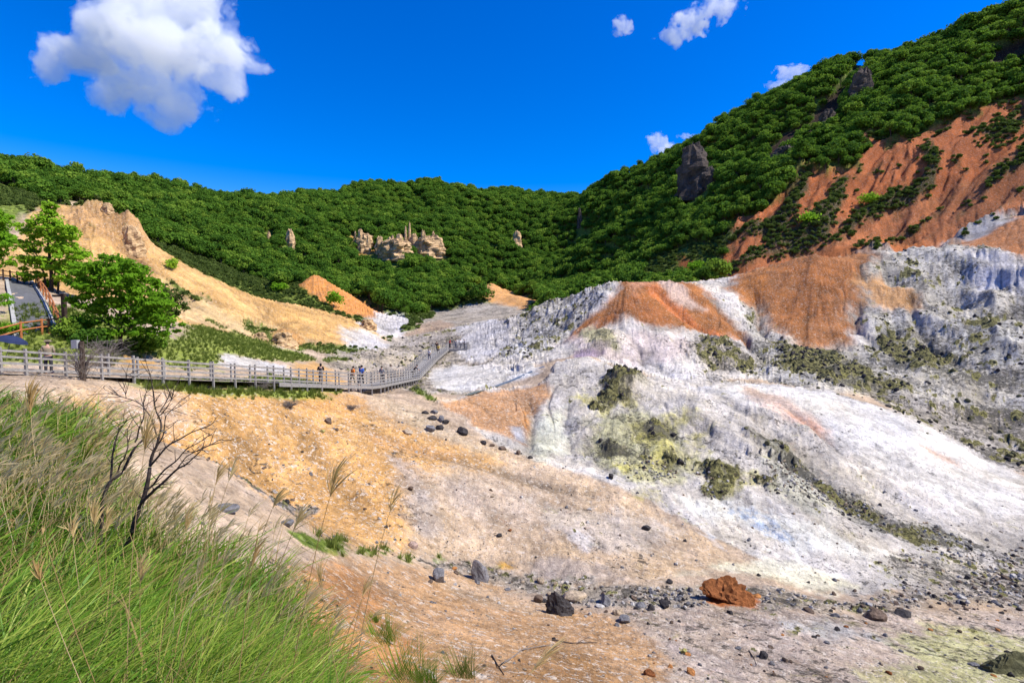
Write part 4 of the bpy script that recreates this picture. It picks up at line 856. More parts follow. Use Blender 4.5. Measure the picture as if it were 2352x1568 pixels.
for u, v, w, h, lb, sd in ((1968, 232, 46, 72, 'dark brown cliff high under the mountain skyline', 95), (1890, 302, 44, 50, 'dark cliff in the middle of the line of cliffs under the skyline', 96), (1790, 385, 56, 50, 'lowest dark cliff of the line of cliffs on the mountain', 97)):
    p = at(u, v, FAR); k = p.y / 1176; o = pillar('rock_cliff', (p.x, p.y, p.z - .5), h * k, w * k, M_CRAG, sd, .25, .6, 18, 22); tag(o, lb, 'cliff')
M_RIDGEROCK = plain('ridge_rock', (.47,.32,.17), .95, .5, .8, 1.0, .3, .05)
for (u, v, w, h, lb, d0, s) in ((305, 578, 46, 62, 'big weathered grey brown rock on the crest of the bare ridge', 62, 51), (248, 486, 26, 24, 'jagged rock knob near the top of the bare ridge', 62, 52), (655, 795, 58, 36, 'pale ochre rock outcrop in the scrub at the foot of the ridge', 40, 53), (600, 778, 30, 20, 'small ochre rock outcrop left of the bigger one in the scrub', 40, 54), (845, 752, 36, 22, 'brown rock outcrop on the low end of the bare ridge', 70, 55)):
    p = at(u, v, d0, 110); k = p.y / 1176; o = pillar('rock_outcrop', (p.x, p.y, p.z - .3), h * k, w * k, M_RIDGEROCK, s, -.05, .55, 16, 18); tag(o, lb, 'rock')

# ------------------------------------------------------------------ loose rocks
def rock_mesh(seed, flat=.7, ang=7, rough=.16):
    bm = bmesh.new(); bmesh.ops.create_icosphere(bm, subdivisions=3, radius=1)
    V = np.array([v.co[:] for v in bm.verts]); F = np.array([[v.index for v in f.verts] for f in bm.faces]); bm.free()
    rg = np.random.default_rng(seed)
    for _ in range(ang):
        n = unit(rg.normal(size=3)); d = rg.uniform(.5, .85); s = V @ n; V = V - np.where(s > d, s - d, 0)[:, None] * n
    V = V * (1 + rough * fbm(V[:, 0] * 2 + seed, V[:, 1] * 2, V[:, 2] * 2, 3, .55))[:, None]
    V = V * np.array([1, rg.uniform(.75, 1.0), flat]); V /= np.abs(V[:, :2]).max()
    me_o = mesh_np('rock', V, F); me = me_o.data; bpy.data.objects.remove(me_o); return me
RM = [rock_mesh(s, f, a, r) for s, f, a, r in ((1,.8,7,.14),(2,.65,9,.12),(3,.9,6,.18),(4,.55,8,.14),(5,.75,10,.10),(6,.85,8,.2))]
def rmat(n, c, var=.45): return plain(n, c, .92, var, 2.2, .9, .12, .1)
ROCK = {'grey': rmat('grey_rock', (.19,.185,.19)), 'dark': rmat('dark_rock', (.055,.050,.050)), 'brown': rmat('brown_rock', (.16,.115,.085)), 'red': rmat('rust_rock', (.24,.090,.032)), 'tan': rmat('tan_rock', (.42,.33,.23)),
        'pale': rmat('pale_rock', (.52,.49,.45)), 'yellow': rmat('sulphur_rock', (.40,.36,.13)), 'olive': rmat('olive_rock', (.13,.125,.065)), 'orange': rmat('orange_rock', (.48,.21,.07)), 'pink': rmat('pink_rock', (.40,.29,.24))}
for me in RM:
    me.materials.append(ROCK['grey'])
def rock(u, v, w, h, kind, label, group=None, dmin=8, dmax=75, seed=None, name='rock', sink=.25):
    rg = np.random.default_rng(int(u * 7 + v) if seed is None else seed); p = at(u, v, dmin, dmax); k = p.y / 1176
    o = bpy.data.objects.new(name, RM[int(rg.integers(0, len(RM)))]); link(o)
    if o.material_slots: o.material_slots[0].link = 'OBJECT'; o.material_slots[0].material = ROCK[kind]
    s = w * k * .5; o.scale = (s, s * rg.uniform(.8, 1.0), max(h * k * .62, s * .4)); o.rotation_euler = (rg.normal(0, .12), rg.normal(0, .12), rg.uniform(0, 6.28))
    o.location = (p.x, p.y, p.z + o.scale[2] * (.62 - sink * 1.4)); tag(o, label, 'rock', group); return o
GR = 'rocks lying on the valley floor'
for (u, v, w, h, kd, lb) in (
    (1007,1334,44,44,'grey','grey boulder left of the upright triangular boulder'), (990,1338,18,16,'brown','small brown rock leaning on the grey boulder'), (1043,1308,16,10,'orange','small orange stone between the two grey boulders'),
    (1236,1382,24,24,'brown','brown round rock touching the left of the black boulder'), (1322,1372,62,24,'tan','flat pale tan slab right of the black boulder'), (1391,1384,36,34,'grey','grey pointed rock right of the tan slab'),
    (1379,1392,24,14,'pale','light grey stone in front of the grey pointed rock'), (1422,1410,32,22,'tan','beige rock below the grey pointed rock'), (1436,1426,40,20,'grey','flat grey rock under the beige rock'), (1418,1436,18,10,'grey','small oval grey stone lowest in the pile'),
    (1470,1393,30,20,'grey','left rock of the row of three dark grey rocks'), (1495,1399,24,18,'dark','middle rock of the row of three dark grey rocks'), (1526,1392,34,22,'dark','right rock of the row of three dark grey rocks'), (1539,1336,20,14,'dark','dark small rock above the three dark grey rocks'),
    (1585,1356,14,16,'grey','small grey round rock left of the rust boulder'), (1738,1370,22,12,'orange','orange stone right behind the rust boulder'), (1676,1408,16,14,'dark','dark stone in front of the rust boulder'), (1858,1404,28,12,'brown','flat brown oval stone right of the rust boulder'),
    (2009,1420,50,38,'brown','brown wedge shaped rock on the right floor casting a shadow'), (2075,1412,46,14,'dark','long dark flat rock right of the wedge rock'), (1753,1508,28,20,'dark','dark rock alone in the lower right foreground'), (1804,1518,18,14,'brown','small brown stone right of the lone dark rock'), (1771,1487,18,10,'brown','small brown stone above the lone dark rock'),
    (1569,1498,21,20,'yellow','round yellow olive rock in the foreground'), (1587,1547,34,18,'orange','bright orange rock at the lower edge'), (1492,1550,30,20,'red','reddish rock left of the orange rock at the lower edge'), (2275,1536,36,20,'brown','brown rock beside the olive outcrop at lower right'), (2238,1528,28,14,'grey','grey rock left of the brown one at lower right'),
    (1482,1214,28,18,'dark','dark brown block alone on the pale slope'), (1403,1098,20,16,'dark','dark rock in the gully at the foot of the white mound'), (944,1124,14,12,'brown','small brown rock on the grey patch of the orange slope'), (949,1256,25,22,'pink','pinkish rock at the foot of the orange slope'), (1148,1231,15,13,'dark','round dark stone on the lower orange slope'), (1170,1218,12,8,'red','small rusty stone near the round dark stone'),
    (996,948,22,16,'grey','topmost grey rock of the dark rock pile on the slope'), (977,949,18,12,'dark','dark rock at the upper left of the rock pile'), (992,962,26,14,'dark','flat dark rock in the middle of the rock pile'), (1014,966,22,19,'grey','grey rock at the right of the rock pile'), (1024,972,17,13,'dark','dark rock at the right edge of the rock pile'), (989,987,32,25,'grey','largest grey rock at the bottom of the rock pile'), (1010,986,20,18,'dark','dark rock next to the largest rock of the pile'),
    (1062,995,32,26,'dark','black boulder alone right of the rock pile'), (1111,1018,20,10,'dark','first dark stone in the line down the gully'), (1130,1025,15,10,'brown','second brown stone in the line down the gully'), (1156,1032,24,16,'brown','third and biggest stone in the line down the gully'), (1190,1044,18,16,'brown','fourth rusty stone in the line down the gully'), (1218,1052,14,12,'dark','last dark stone in the line down the gully'),
    (937,994,30,9,'tan','flat tan rock left of the rock pile'), (755,970,23,17,'brown','ochre rock with a dark underside on the upper orange slope'), (740,992,14,10,'yellow','small yellowish stone below the ochre rock'), (774,988,13,10,'brown','small brown stone right below the ochre rock'),
    (655,1205,44,26,'grey','blue grey rock behind the grass at the slope foot'), (690,1192,26,14,'grey','small grey rock above the blue grey one'), (520,1170,60,20,'grey','long grey slab behind the dead tree')):
    rock(u, v, w, h, kd, lb)
# the upright triangular boulder, the black boulder, the rust boulder and the olive outcrop get their own shapes
def hull_rock(name, p, pts, mat, label, seed, rough=.05, sub=3, noise=3.0):
    bm = bmesh.new(); [bm.verts.new(q) for q in pts]; bmesh.ops.convex_hull(bm, input=bm.verts); bmesh.ops.triangulate(bm, faces=bm.faces)
    bmesh.ops.subdivide_edges(bm, edges=bm.edges, cuts=sub + 2, use_grid_fill=True); bmesh.ops.triangulate(bm, faces=bm.faces)
    bmesh.ops.smooth_vert(bm, verts=bm.verts, factor=.5, use_axis_x=True, use_axis_y=True, use_axis_z=True)
    V = np.array([v.co[:] for v in bm.verts]); bm.verts.index_update(); F = np.array([[v.index for v in f.verts] for f in bm.faces]); bm.free()
    c = V.mean(0); d = unit(V - c); sz = np.abs(V - c).max()
    V = V + d * (rough * sz * 2 * fbm(V[:, 0] * noise / sz + seed, V[:, 1] * noise / sz, V[:, 2] * noise / sz, 5, .6))[:, None]
    o = mesh_np(name, V, F, mat); o.location = p; tag(o, label, 'rock'); return o
p = at(1101, 1330, 8, 40); k = p.y / 1176
hull_rock('boulder', p, [(a * k, b * k, c * k) for a, b, c in ((-18,-12,-8),(20,-14,-8),(22,10,-8),(-16,14,-8),(-15,0,48),(-5,-4,52),(14,2,30),(24,-6,12),(-19,-8,20),(0,18,10))], ROCK['grey'], 'upright triangular grey boulder with a sharp top at the slope foot', 61)
p = at(1283, 1408, 8, 40); k = p.y / 1176
hull_rock('boulder', p, [(a * k, b * k, c * k) for a, b, c in ((-28,-14,-8),(26,-16,-8),(36,6,-6),(-24,20,-8),(-26,0,46),(-10,-6,58),(8,0,40),(30,-4,26),(34,-8,8),(0,-20,14),(-30,-6,24))], ROCK['dark'], 'craggy black boulder in the middle of the rubble band', 62, .16, 4, 5)
p = at(1672, 1380, 10, 40); k = p.y / 1176
hull_rock('boulder', p, [(a * k, b * k, c * k) for a, b, c in ((-62,-6,22),(-66,4,32),(-50,10,44),(-20,14,50),(10,12,54),(40,4,36),(62,-4,6),(66,-8,-10),(40,-18,-6),(0,-20,10),(-40,-14,18),(20,20,-8),(-30,20,-4))], ROCK['red'], 'rust red pitted boulder overhanging orange soil', 63, .13, 5, 6)
p = at(2320, 1545, 10, 40); k = p.y / 1176
hull_rock('boulder', p, [(a * k, b * k, c * k) for a, b, c in ((-60,-20,-10),(60,-24,-10),(70,30,-10),(-50,34,-10),(-30,0,36),(10,4,56),(46,6,50),(64,0,20),(-54,4,10))], ROCK['olive'], 'olive green mossy outcrop in the lower right corner', 64, .14, 4, 5)
# many more in the rubble band: the largest one by one, the small ones as gravel
def strew(poly, n, w0, w1, dmin, dmax, kinds_, label, group, seed):
    rg = np.random.default_rng(seed); pu = np.array(poly, float); lo, hi = pu.min(0), pu.max(0); k = 0
    while k < n:
        u, v = rg.uniform(lo, hi); ins = False
        for a in range(len(pu)):
            (x0, y0), (x1, y1) = pu[a], pu[(a + 1) % len(pu)]
            if ((y0 > v) != (y1 > v)) and u < (x1 - x0) * (v - y0) / (y1 - y0) + x0: ins = not ins
        if not ins: continue
        w = w0 * (w1 / w0) ** (rg.random() ** 1.8); rock(u, v, w, w * rg.uniform(.5, .9), kinds_[int(rg.integers(0, len(kinds_)))], label, group, dmin, dmax, int(rg.integers(1e6)), 'stone'); k += 1
BAND = [(960,1300),(1150,1320),(1350,1345),(1560,1345),(1600,1400),(1480,1420),(1300,1400),(1150,1350),(1000,1345)]
strew(BAND, 58, 7, 24, 12, 36, ['grey','grey','dark','tan','brown','pale'], 'loose stone in the rubble band between the grey boulders and the rust boulder', 'stones of the left rubble band', 71)
strew([(1740,1370),(1880,1380),(1990,1385),(2150,1350),(2352,1310),(2352,1400),(2150,1400),(1960,1420),(1750,1400)], 58, 7, 26, 12, 40, ['grey','dark','grey','brown','pale'], 'loose stone in the rubble right of the rust boulder', 'stones of the right rubble band', 72)
strew([(1400,1420),(2350,1420),(2350,1560),(1450,1560)], 46, 6, 19, 8, 30, ['grey','brown','dark','red','tan','orange'], 'small stone scattered on the lower right foreground', 'stones of the lower right foreground', 73)
strew([(430,1050),(700,960),(1000,1090),(1250,1180),(1500,1240),(1300,1290),(1000,1260),(700,1200)], 24, 4, 10, 16, 46, ['brown','tan','dark','grey'], 'small stone lying on the orange slope', 'stones on the orange slope', 74)
strew([(1860,890),(1960,915),(2100,985),(2250,1040),(2352,1100),(2352,1060),(2200,990),(2000,905)], 20, 6, 15, 40, 62, ['dark','dark','olive'], 'dark stone in the line along the crest of the white mound', 'stones along the white crest', 75)
strew([(900,830),(1000,790),(1010,830),(960,850),(900,860),(780,850)], 28, 5, 13, 46, 95, ['dark','grey','brown'], 'dark rock on the flat valley floor left of the boardwalk', 'rocks left of the boardwalk', 76)
gk = []
for q, (kd, u, v) in enumerate((('grey',1120,1372),('brown',1260,1436),('pale',1345,1416),('tan',1180,1400),('dark',1560,1428))):
    o = rock(u, v, 9, 7, kd, 'small %s pebble on the foreground floor, one of five clear ones' % {'grey':'grey','brown':'brown','pale':'white','tan':'tan','dark':'black'}[kd], 'clear pebbles', 8, 30, 90 + q, 'pebble'); gk.append(o)
KG = kinds('gravel kinds', gk)
def strew_np(mask, x0, x1, y0, y1, step, seed):
    gx, gy, gz = zone_pts(np.clip(mask, 0, .95), None, x0, x1, y0, y1, step, .1, seed); return gx, gy, gz
g_all = []
dens = np.clip(SPK * .20 + (RUB > .4) * .75, 0, .95) * (VEG < .3) * (py_ < 40) * (py_ > 5) * np.clip((RUB > .4) * .4 + .12 + 2.2 * fbm(px_ * .35, py_ * .35, 3.3, 4, .6), 0.02, 1) * np.where((px_ < 2) & (py_ > 18), .5, 1)
gx, gy, gz = strew_np(dens, -16, 40, 7, 40, .2, 81)
gsc = (.016 + .085 * np.random.default_rng(4).random(len(gx)) ** 3) * np.clip(np.hypot(gx, gy) / 16, .7, 1.6)
for o in gk: o.data = o.data
gm = []
for q, kd in enumerate(('grey', 'brown', 'pale', 'tan', 'dark')):
    me = RM[q].copy(); me.materials.clear(); me.materials.append(ROCK[kd]); gk[q].data = me
    gk[q].material_slots[0].link = 'DATA'
scatter('gravel', np.stack([gx, gy, gz], 1), RNG.uniform(0, 6.28, (len(gx), 3)), gsc, KG, 'loose gravel of many colours on the valley floor', cat='gravel')
dens = np.clip((RUB - .35) * 2.0, 0, .9) * (py_ > 38) * (np.maximum(py_, 1) < 106) * (FOREST < .5) * np.clip(CRUST + .15, 0, 1)
gx, gy, gz = strew_np(dens, -22, 125, 38, 106, .5, 82)
scatter('rubble', np.stack([gx, gy, gz], 1), RNG.uniform(0, 6.28, (len(gx), 3)), .07 + .30 * np.random.default_rng(5).random(len(gx)) ** 2.5, kinds('rubble kinds', [rock(1905,850,16,14,'olive','dark olive block in the rubble below the rounded orange mound','clear rubble blocks',50,90,95,'rubble_block'), rock(2120,800,14,12,'dark','black block in the rubble on the right white slope','clear rubble blocks',50,95,96,'rubble_block')]), 'dark rubble crusting the white volcanic slopes', cat='rubble')
print('gravel', len(gx))
# ------------------------------------------------------------------ walkway: deck, two fences, people on it
def boxes(lst):
    """list of (center, x axis half vector, y half, z half) -> arrays"""
    V = []; F = []; o = 0
    for c, a, b_, d in lst:
        c, a, b_, d = map(lambda q: np.array(q, float), (c, a, b_, d))
        V += [c + sx * a + sy * b_ + sz * d for sx in (-1, 1) for sy in (-1, 1) for sz in (-1, 1)]
        F += [[o + i for i in f] for f in ((0,1,3,2),(4,6,7,5),(0,4,5,1),(2,3,7,6),(0,2,6,4),(1,5,7,3))]; o += 8
    return np.array(V), np.array(F)
WP = [np.array(p) for p in WALK]
def side(i):
    d = WP[i + 1] - WP[i]; l = math.hypot(d[0], d[1]); return np.array([-d[1] / l, d[0] / l, 0])
BACK = []
for i, p in enumerate(WP):
    n = side(0) if i == 0 else side(min(i, len(WP) - 2)); n2 = side(max(i - 1, 0)); n = unit(n + n2); BACK.append(p + n * 2.1)
def posts_along(path, spacing, skip0=0):
    out = []
    for i in range(len(path) - 1):
        a, b_ = path[i], path[i + 1]; L_ = math.hypot(*(b_ - a)[:2]); n = max(1, round(L_ / spacing))
        for q in range(n): out.append(a + (b_ - a) * q / n)
    out.append(path[-1]); return out
def fence(name, path, label, spacing=1.46):
    root = empty(name, tuple(path[0])); tag(root, label, 'fence', 'grey rail fences along the walkway'); o0 = path[0]
    rg = np.random.default_rng(len(name) + abs(int(path[0][0] * 10)))
    for p in posts_along(path, spacing):
        g_ = ground(p[0], p[1]); zb_ = min(g_, p[2]) - .25; top = p[2] + 1.12 + rg.normal(0, .015); hz = (top - zb_) / 2; w = .052
        V, F = boxes([((p[0] - o0[0], p[1] - o0[1], (top + zb_) / 2 - o0[2]), (w, 0, 0), (0, w, 0), (0, 0, hz))])
        V[[1, 3, 5, 7], :2] = (V[[1, 3, 5, 7], :2] - (p - o0)[:2]) * .86 + (p - o0)[:2]
        mesh_np('post', V, F, M_GREYWOOD, root)
    for i in range(len(path) - 1):
        a, b_ = path[i] - o0, path[i + 1] - o0; d = unit(b_ - a); n = unit(np.cross(d, (0, 0, 1))); up = np.cross(n, d); L_ = np.linalg.norm(b_ - a)
        for hgt in (.14, .42, .70, .97):
            V, F = boxes([((a + b_) / 2 + np.array([0, 0, hgt]) + n * .02, d * L_ / 2, n * .03, up * .043)]); mesh_np('rail', V, F, M_GREYWOOD, root)
    return root
fence('timber_fence', WP, 'long weathered grey timber fence on the near side of the walkway')
fence('timber_fence', BACK, 'weathered grey timber fence on the far side of the walkway')
bw = empty('boardwalk', tuple(WP[1])); tag(bw, 'grey timber boardwalk on short posts leading down into the valley to a lookout platform', 'boardwalk')
o0 = WP[1]; dv = []; n_pl = 0; planks = []; joists = []
for i in range(1, len(WP) - 1):
    a, b_, a2, b2 = WP[i], WP[i + 1], BACK[i], BACK[i + 1]; L_ = np.linalg.norm(b_ - a); n = int(L_ / .22)
    for q in range(n):
        t = (q + .5) / n
        if i == 1 and t < .52: continue
        c = (a + (b_ - a) * t + a2 + (b2 - a2) * t) / 2 - o0; d = unit(b_ - a); s = (a2 + (b2 - a2) * t) - (a + (b_ - a) * t); l = np.linalg.norm(s); s /= l
        planks.append((c - np.array([0, 0, .03]), d * .10, s * l / 2, np.array([0, 0, .025])))
    for e0, e1 in ((a, b_), (a2, b2)):
        if i == 1: e0 = e0 + (e1 - e0) * .52
        d = unit(e1 - e0); nn = unit(np.cross(d, (0, 0, 1))); joists.append(((e0 + e1) / 2 - o0 - np.array([0, 0, .17]), d * np.linalg.norm(e1 - e0) / 2, nn * .05, np.array([0, 0, .11])))
V, F = boxes(planks); mesh_np('deck', V, F, M_GREYWOOD, bw); V, F = boxes(joists); mesh_np('joist', V, F, M_GREYWOOD, bw)
wl = [WP[0] + (WP[1] - WP[0]) * t for t in np.linspace(0, 1, 8)] + [WP[1] + (WP[2] - WP[1]) * t for t in np.linspace(.05, .53, 14)]; wr = [BACK[0] + (BACK[1] - BACK[0]) * t for t in np.linspace(0, 1, 8)] + [BACK[1] + (BACK[2] - BACK[1]) * t for t in np.linspace(.05, .53, 14)]
FOOTPATH = (wl, wr)
# lookout platform at the far end
e = WP[-1]; pc = np.array([e[0] + .9, e[1] + 1.3, e[2]])
V, F = boxes([((pc[0] - o0[0], pc[1] - o0[1], pc[2] - o0[2] - .06), (2.3, 0, 0), (0, 1.5, 0), (0, 0, .06)), ((pc[0] - o0[0], pc[1] - o0[1] - 1.45, pc[2] - o0[2] - .25), (2.3, 0, 0), (0, .05, 0), (0, 0, .14))]); mesh_np('platform', V, F, M_GREYWOOD, bw)
for sx in (-2.1, 0, 2.1):
    for sy in (-1.3, 1.3):
        x, y = pc[0] + sx, pc[1] + sy; g_ = ground(x, y); V, F = boxes([((x - o0[0], y - o0[1], (pc[2] + g_ - .4) / 2 - o0[2] - .06), (.08, 0, 0), (0, .08, 0), (0, 0, max(.1, (pc[2] - g_ + .4) / 2 - .06)))]); mesh_np('support_post', V, F, M_GREYWOOD, bw)
fence('platform_railing', [np.array([e[0] - 1.4 + 2.2, e[1] - .15, e[2]]), np.array([pc[0] + 2.3, pc[1] - 1.5, e[2]]), np.array([pc[0] + 2.3, pc[1] + 1.5, e[2]]), np.array([pc[0] - 2.3, pc[1] + 1.5, e[2]])], 'grey railing round the lookout platform at the far end of the boardwalk', 1.3)

SKIN = plain('skin', (.50,.30,.21), .6, .06, 3, .1, .01)
HAIR = plain('hair', (.012,.010,.010), .5, .2, 20, .3, .01)
CLOTH = {n: plain('cloth_' + n, c, .9, .15, 6, .3, .02) for n, c in {'black': (.012,.012,.015), 'white': (.72,.72,.74), 'blue': (.05,.12,.42), 'orange': (.72,.20,.03), 'navy': (.02,.03,.08), 'grey': (.22,.22,.23), 'red': (.55,.06,.04), 'yellow': (.70,.52,.05), 'khaki': (.28,.23,.15), 'dark': (.04,.04,.05)}.items()}
def skin_body(pts, edges, rad, mat, parent, name):
    me = bpy.data.meshes.new(name); me.from_pydata(pts, edges, []); o = bpy.data.objects.new(name, me); link(o, parent)
    md = o.modifiers.new('skin', 'SKIN'); md.use_smooth_shade = True
    sv = me.skin_vertices[0].data if me.skin_vertices else None
    if sv is None:
        bm = bmesh.new(); bm.from_mesh(me); bm.verts.layers.skin.verify(); bm.to_mesh(me); bm.free(); sv = me.skin_vertices[0].data
    for q, r in enumerate(rad): sv[q].radius = (r, r) if not isinstance(r, tuple) else r; sv[q].use_root = q == 0
    s = o.modifiers.new('sub', 'SUBSURF'); s.levels = 1; s.render_levels = 1; me.materials.append(mat); return o
def person(p, face, h, shirt, trousers, label, pose='stand', hat=None, longhair=False):
    """p: the ground under the feet, face: heading in radians, h: height"""
    root = empty('person', tuple(p), face); k = h / 1.72; lean = .32 if pose == 'lean' else (.06 if pose == 'walk' else 0)
    st = .16 if pose == 'walk' else .02; hip = .90
    J = {'pelvis': (0, 0, hip), 'waist': (0, .02 + lean * .25, 1.06), 'chest': (0, .03 + lean * .8, 1.28), 'neck': (0, .03 + lean * 1.2, 1.45), 'head': (0, .06 + lean * 1.5, 1.60), 'crown': (0, .05 + lean * 1.6, 1.69), 'nose': (0, .155 + lean * 1.55, 1.585)}
    E = [('pelvis', 'waist'), ('waist', 'chest'), ('chest', 'neck'), ('neck', 'head'), ('head', 'crown'), ('head', 'nose')]
    R = {'pelvis': (.15, .11), 'waist': (.13, .10), 'chest': (.16, .11), 'neck': .055, 'head': (.082, .098), 'crown': .06, 'nose': .016}
    for s, n in ((-1, 'l'), (1, 'r')):
        f = st * s
        J.update({'hip' + n: (.09 * s, 0, hip - .06), 'knee' + n: (.10 * s, f * .9 + .03, .50), 'ankle' + n: (.10 * s, f * 1.5 - .02, .08), 'toe' + n: (.11 * s, f * 1.5 + .16, .035),
                  'sh' + n: (.19 * s, .03 + lean * 1.0, 1.40), 'elb' + n: (.25 * s, .0 + lean * 1.4 + f * -.5 + (.16 if pose == 'lean' else 0), 1.13), 'wr' + n: (.22 * s, .12 + lean * 1.6 - f * .9 + (.16 if pose != 'walk' else 0), .95 if pose != 'lean' else 1.02), 'hand' + n: (.20 * s, .19 + lean * 1.6 - f + (.16 if pose != 'walk' else 0), .90 if pose != 'lean' else 1.02)})
        E += [('pelvis', 'hip' + n), ('hip' + n, 'knee' + n), ('knee' + n, 'ankle' + n), ('ankle' + n, 'toe' + n), ('chest', 'sh' + n), ('sh' + n, 'elb' + n), ('elb' + n, 'wr' + n), ('wr' + n, 'hand' + n)]
        R.update({'hip' + n: .085, 'knee' + n: .055, 'ankle' + n: .042, 'toe' + n: .035, 'sh' + n: .055, 'elb' + n: .042, 'wr' + n: .030, 'hand' + n: (.034, .022)})
    ks = list(J); ix = {q: i for i, q in enumerate(ks)}
    sc = lambda q: tuple(v * k for v in q)
    skin_body([sc(J[q]) for q in ks], [(ix[a], ix[b_]) for a, b_ in E], [tuple(v * k for v in R[q]) if isinstance(R[q], tuple) else R[q] * k for q in ks], SKIN, root, 'body')
    def garment(name, names, edges, rad, mat):
        i2 = {q: i for i, q in enumerate(names)}
        skin_body([sc(J[q]) for q in names], [(i2[a], i2[b_]) for a, b_ in edges], [tuple(v * k for v in r) if isinstance(r, tuple) else r * k for r in rad], mat, root, name)
    garment('shirt', ['pelvis', 'waist', 'chest', 'shl', 'shr', 'elbl', 'elbr'], [('pelvis', 'waist'), ('waist', 'chest'), ('chest', 'shl'), ('chest', 'shr'), ('shl', 'elbl'), ('shr', 'elbr')], [(.175, .135), (.165, .13), (.185, .135), .075, .075, .062, .062], CLOTH[shirt])
    garment('trousers', ['pelvis', 'hipl', 'hipr', 'kneel', 'kneer', 'anklel', 'ankler'], [('pelvis', 'hipl'), ('pelvis', 'hipr'), ('hipl', 'kneel'), ('hipr', 'kneer'), ('kneel', 'anklel'), ('kneer', 'ankler')], [(.165, .125), .105, .105, .078, .078, .064, .064], CLOTH[trousers])
    bm = bmesh.new(); bmesh.ops.create_icosphere(bm, subdivisions=2, radius=1); V = np.array([v.co[:] for v in bm.verts]); F = np.array([[v.index for v in f.verts] for f in bm.faces]); bm.free()
    c = np.array(J['head']); V = V * np.array([.098, .112, .105]); V[:, 2] += .035; V[:, 1] -= .018
    if longhair: m = V[:, 1] < 0; V[m, 2] = np.where(V[m, 2] < 0.02, V[m, 2] * 3.0 - .04, V[m, 2])
    mesh_np('hair', (V + c) * k, F, HAIR, root, True)
    if hat:
        V, F = boxes([((c + (0, 0, .09)) * k, (.11 * k, 0, 0), (0, .12 * k, 0), (0, 0, .045 * k)), ((c + (0, .05, .055)) * k, (.15 * k, 0, 0), (0, .19 * k, 0), (0, 0, .008 * k))]); mesh_np('hat', V, F, CLOTH[hat], root)
    tag(root, label, 'person'); return root
def on_walk(Yq, off):
    for i in range(len(WP) - 1):
        if WP[i][1] <= Yq <= WP[i + 1][1]:
            t = (Yq - WP[i][1]) / (WP[i + 1][1] - WP[i][1]); a = WP[i] + (WP[i + 1] - WP[i]) * t; b_ = BACK[i] + (BACK[i + 1] - BACK[i]) * t; return a + (b_ - a) * off
def on_walk_u(u, off, i0, i1):
    best = min((abs(1176 + 1176 * q[0] / q[1] - u), tuple(q)) for i in range(i0, i1) for q in [on_walk(WP[i][1] + (WP[i + 1][1] - WP[i][1]) * t, off) for t in np.linspace(.001, .999, 60)]); return best[1]
person(on_walk_u(735, .45, 1, 2), .4, 1.60, 'black', 'dark', 'woman with long dark hair in black behind the middle of the fence', longhair=True)
person(on_walk_u(808, .4, 1, 2), -.6, 1.58, 'orange', 'khaki', 'person in an orange shirt at the bend of the walkway', 'walk')
person(on_walk_u(826, .5, 1, 2), -.3, 1.74, 'blue', 'dark', 'man in a blue and white shirt beside the person in orange', 'walk')
person(on_walk_u(876, .35, 3, 4), 3.0, 1.66, 'grey', 'dark', 'person in grey at the start of the straight boardwalk', 'stand')
person(on_walk_u(948, .12, 3, 4), -1.2, 1.68, 'black', 'black', 'person in black leaning on the railing of the straight boardwalk', 'lean')
person(on_walk(79.0, .5), 3.0, 1.70, 'white', 'navy', 'person in white walking on the far boardwalk', 'walk')
person(on_walk(83.5, .3), 2.8, 1.62, 'yellow', 'dark', 'person in a yellow top near the lookout platform', 'walk')
person(on_walk(86.0, .75), .2, 1.66, 'black', 'dark', 'person in black at the entrance of the lookout platform', 'stand')
for dx, dy, sh, tr, lb in ((-.9, .2, 'red', 'dark', 'person in a red top on the lookout platform'), (.2, -.5, 'grey', 'navy', 'person in grey at the middle of the lookout platform'), (1.0, .3, 'white', 'dark', 'person in white on the lookout platform'), (1.7, -.3, 'navy', 'black', 'person in navy at the right end of the lookout platform')):
    person((pc[0] + dx, pc[1] + dy, pc[2]), dx, 1.66, sh, tr, lb)
pu = on_walk(21.6, .45); person(pu, .3, 1.62, 'navy', 'dark', 'person in dark clothes under the umbrella at the left edge', 'stand', 'navy')
pv = on_walk_u(104, .4, 0, 1); person(pv, .5, 1.58, 'khaki', 'dark', 'person with a pale hat and khaki shirt behind the fence at the left', 'stand', 'khaki')
um = empty('umbrella', (pu[0] + .55, pu[1] + .1, pu[2] + .62)); tag(um, 'dark blue umbrella tilted over the person at the left edge', 'umbrella')
th = np.linspace(0, 2 * np.pi, 8, endpoint=False); V = [(0, 0, .98)]; F = []
for r, z in ((.28, .94), (.5, .82), (.58, .70)): V += [(r * math.cos(t), r * math.sin(t), z) for t in th]
F = [(0, 1 + j, 1 + (j + 1) % 8) for j in range(8)]
for q in (0, 1): F += [(1 + q * 8 + j, 9 + q * 8 + j, 9 + q * 8 + (j + 1) % 8) for j in range(8)] + [(1 + q * 8 + j, 9 + q * 8 + (j + 1) % 8, 1 + q * 8 + (j + 1) % 8) for j in range(8)]
mesh_np('canopy', V, F, CLOTH['navy'], um); V, F = tube_np([(0, 0, -.05), (0, 0, 1.02)], .011); mesh_np('shaft', V, F, CLOTH['grey'], um)
V, F = tube_np([(0, 0, -.05), (0, 0, -.12), (.04, 0, -.14), (.06, 0, -.10)], .014); mesh_np('handle', V, F, CLOTH['dark'], um); um.rotation_euler = (-.12, .25, 0)

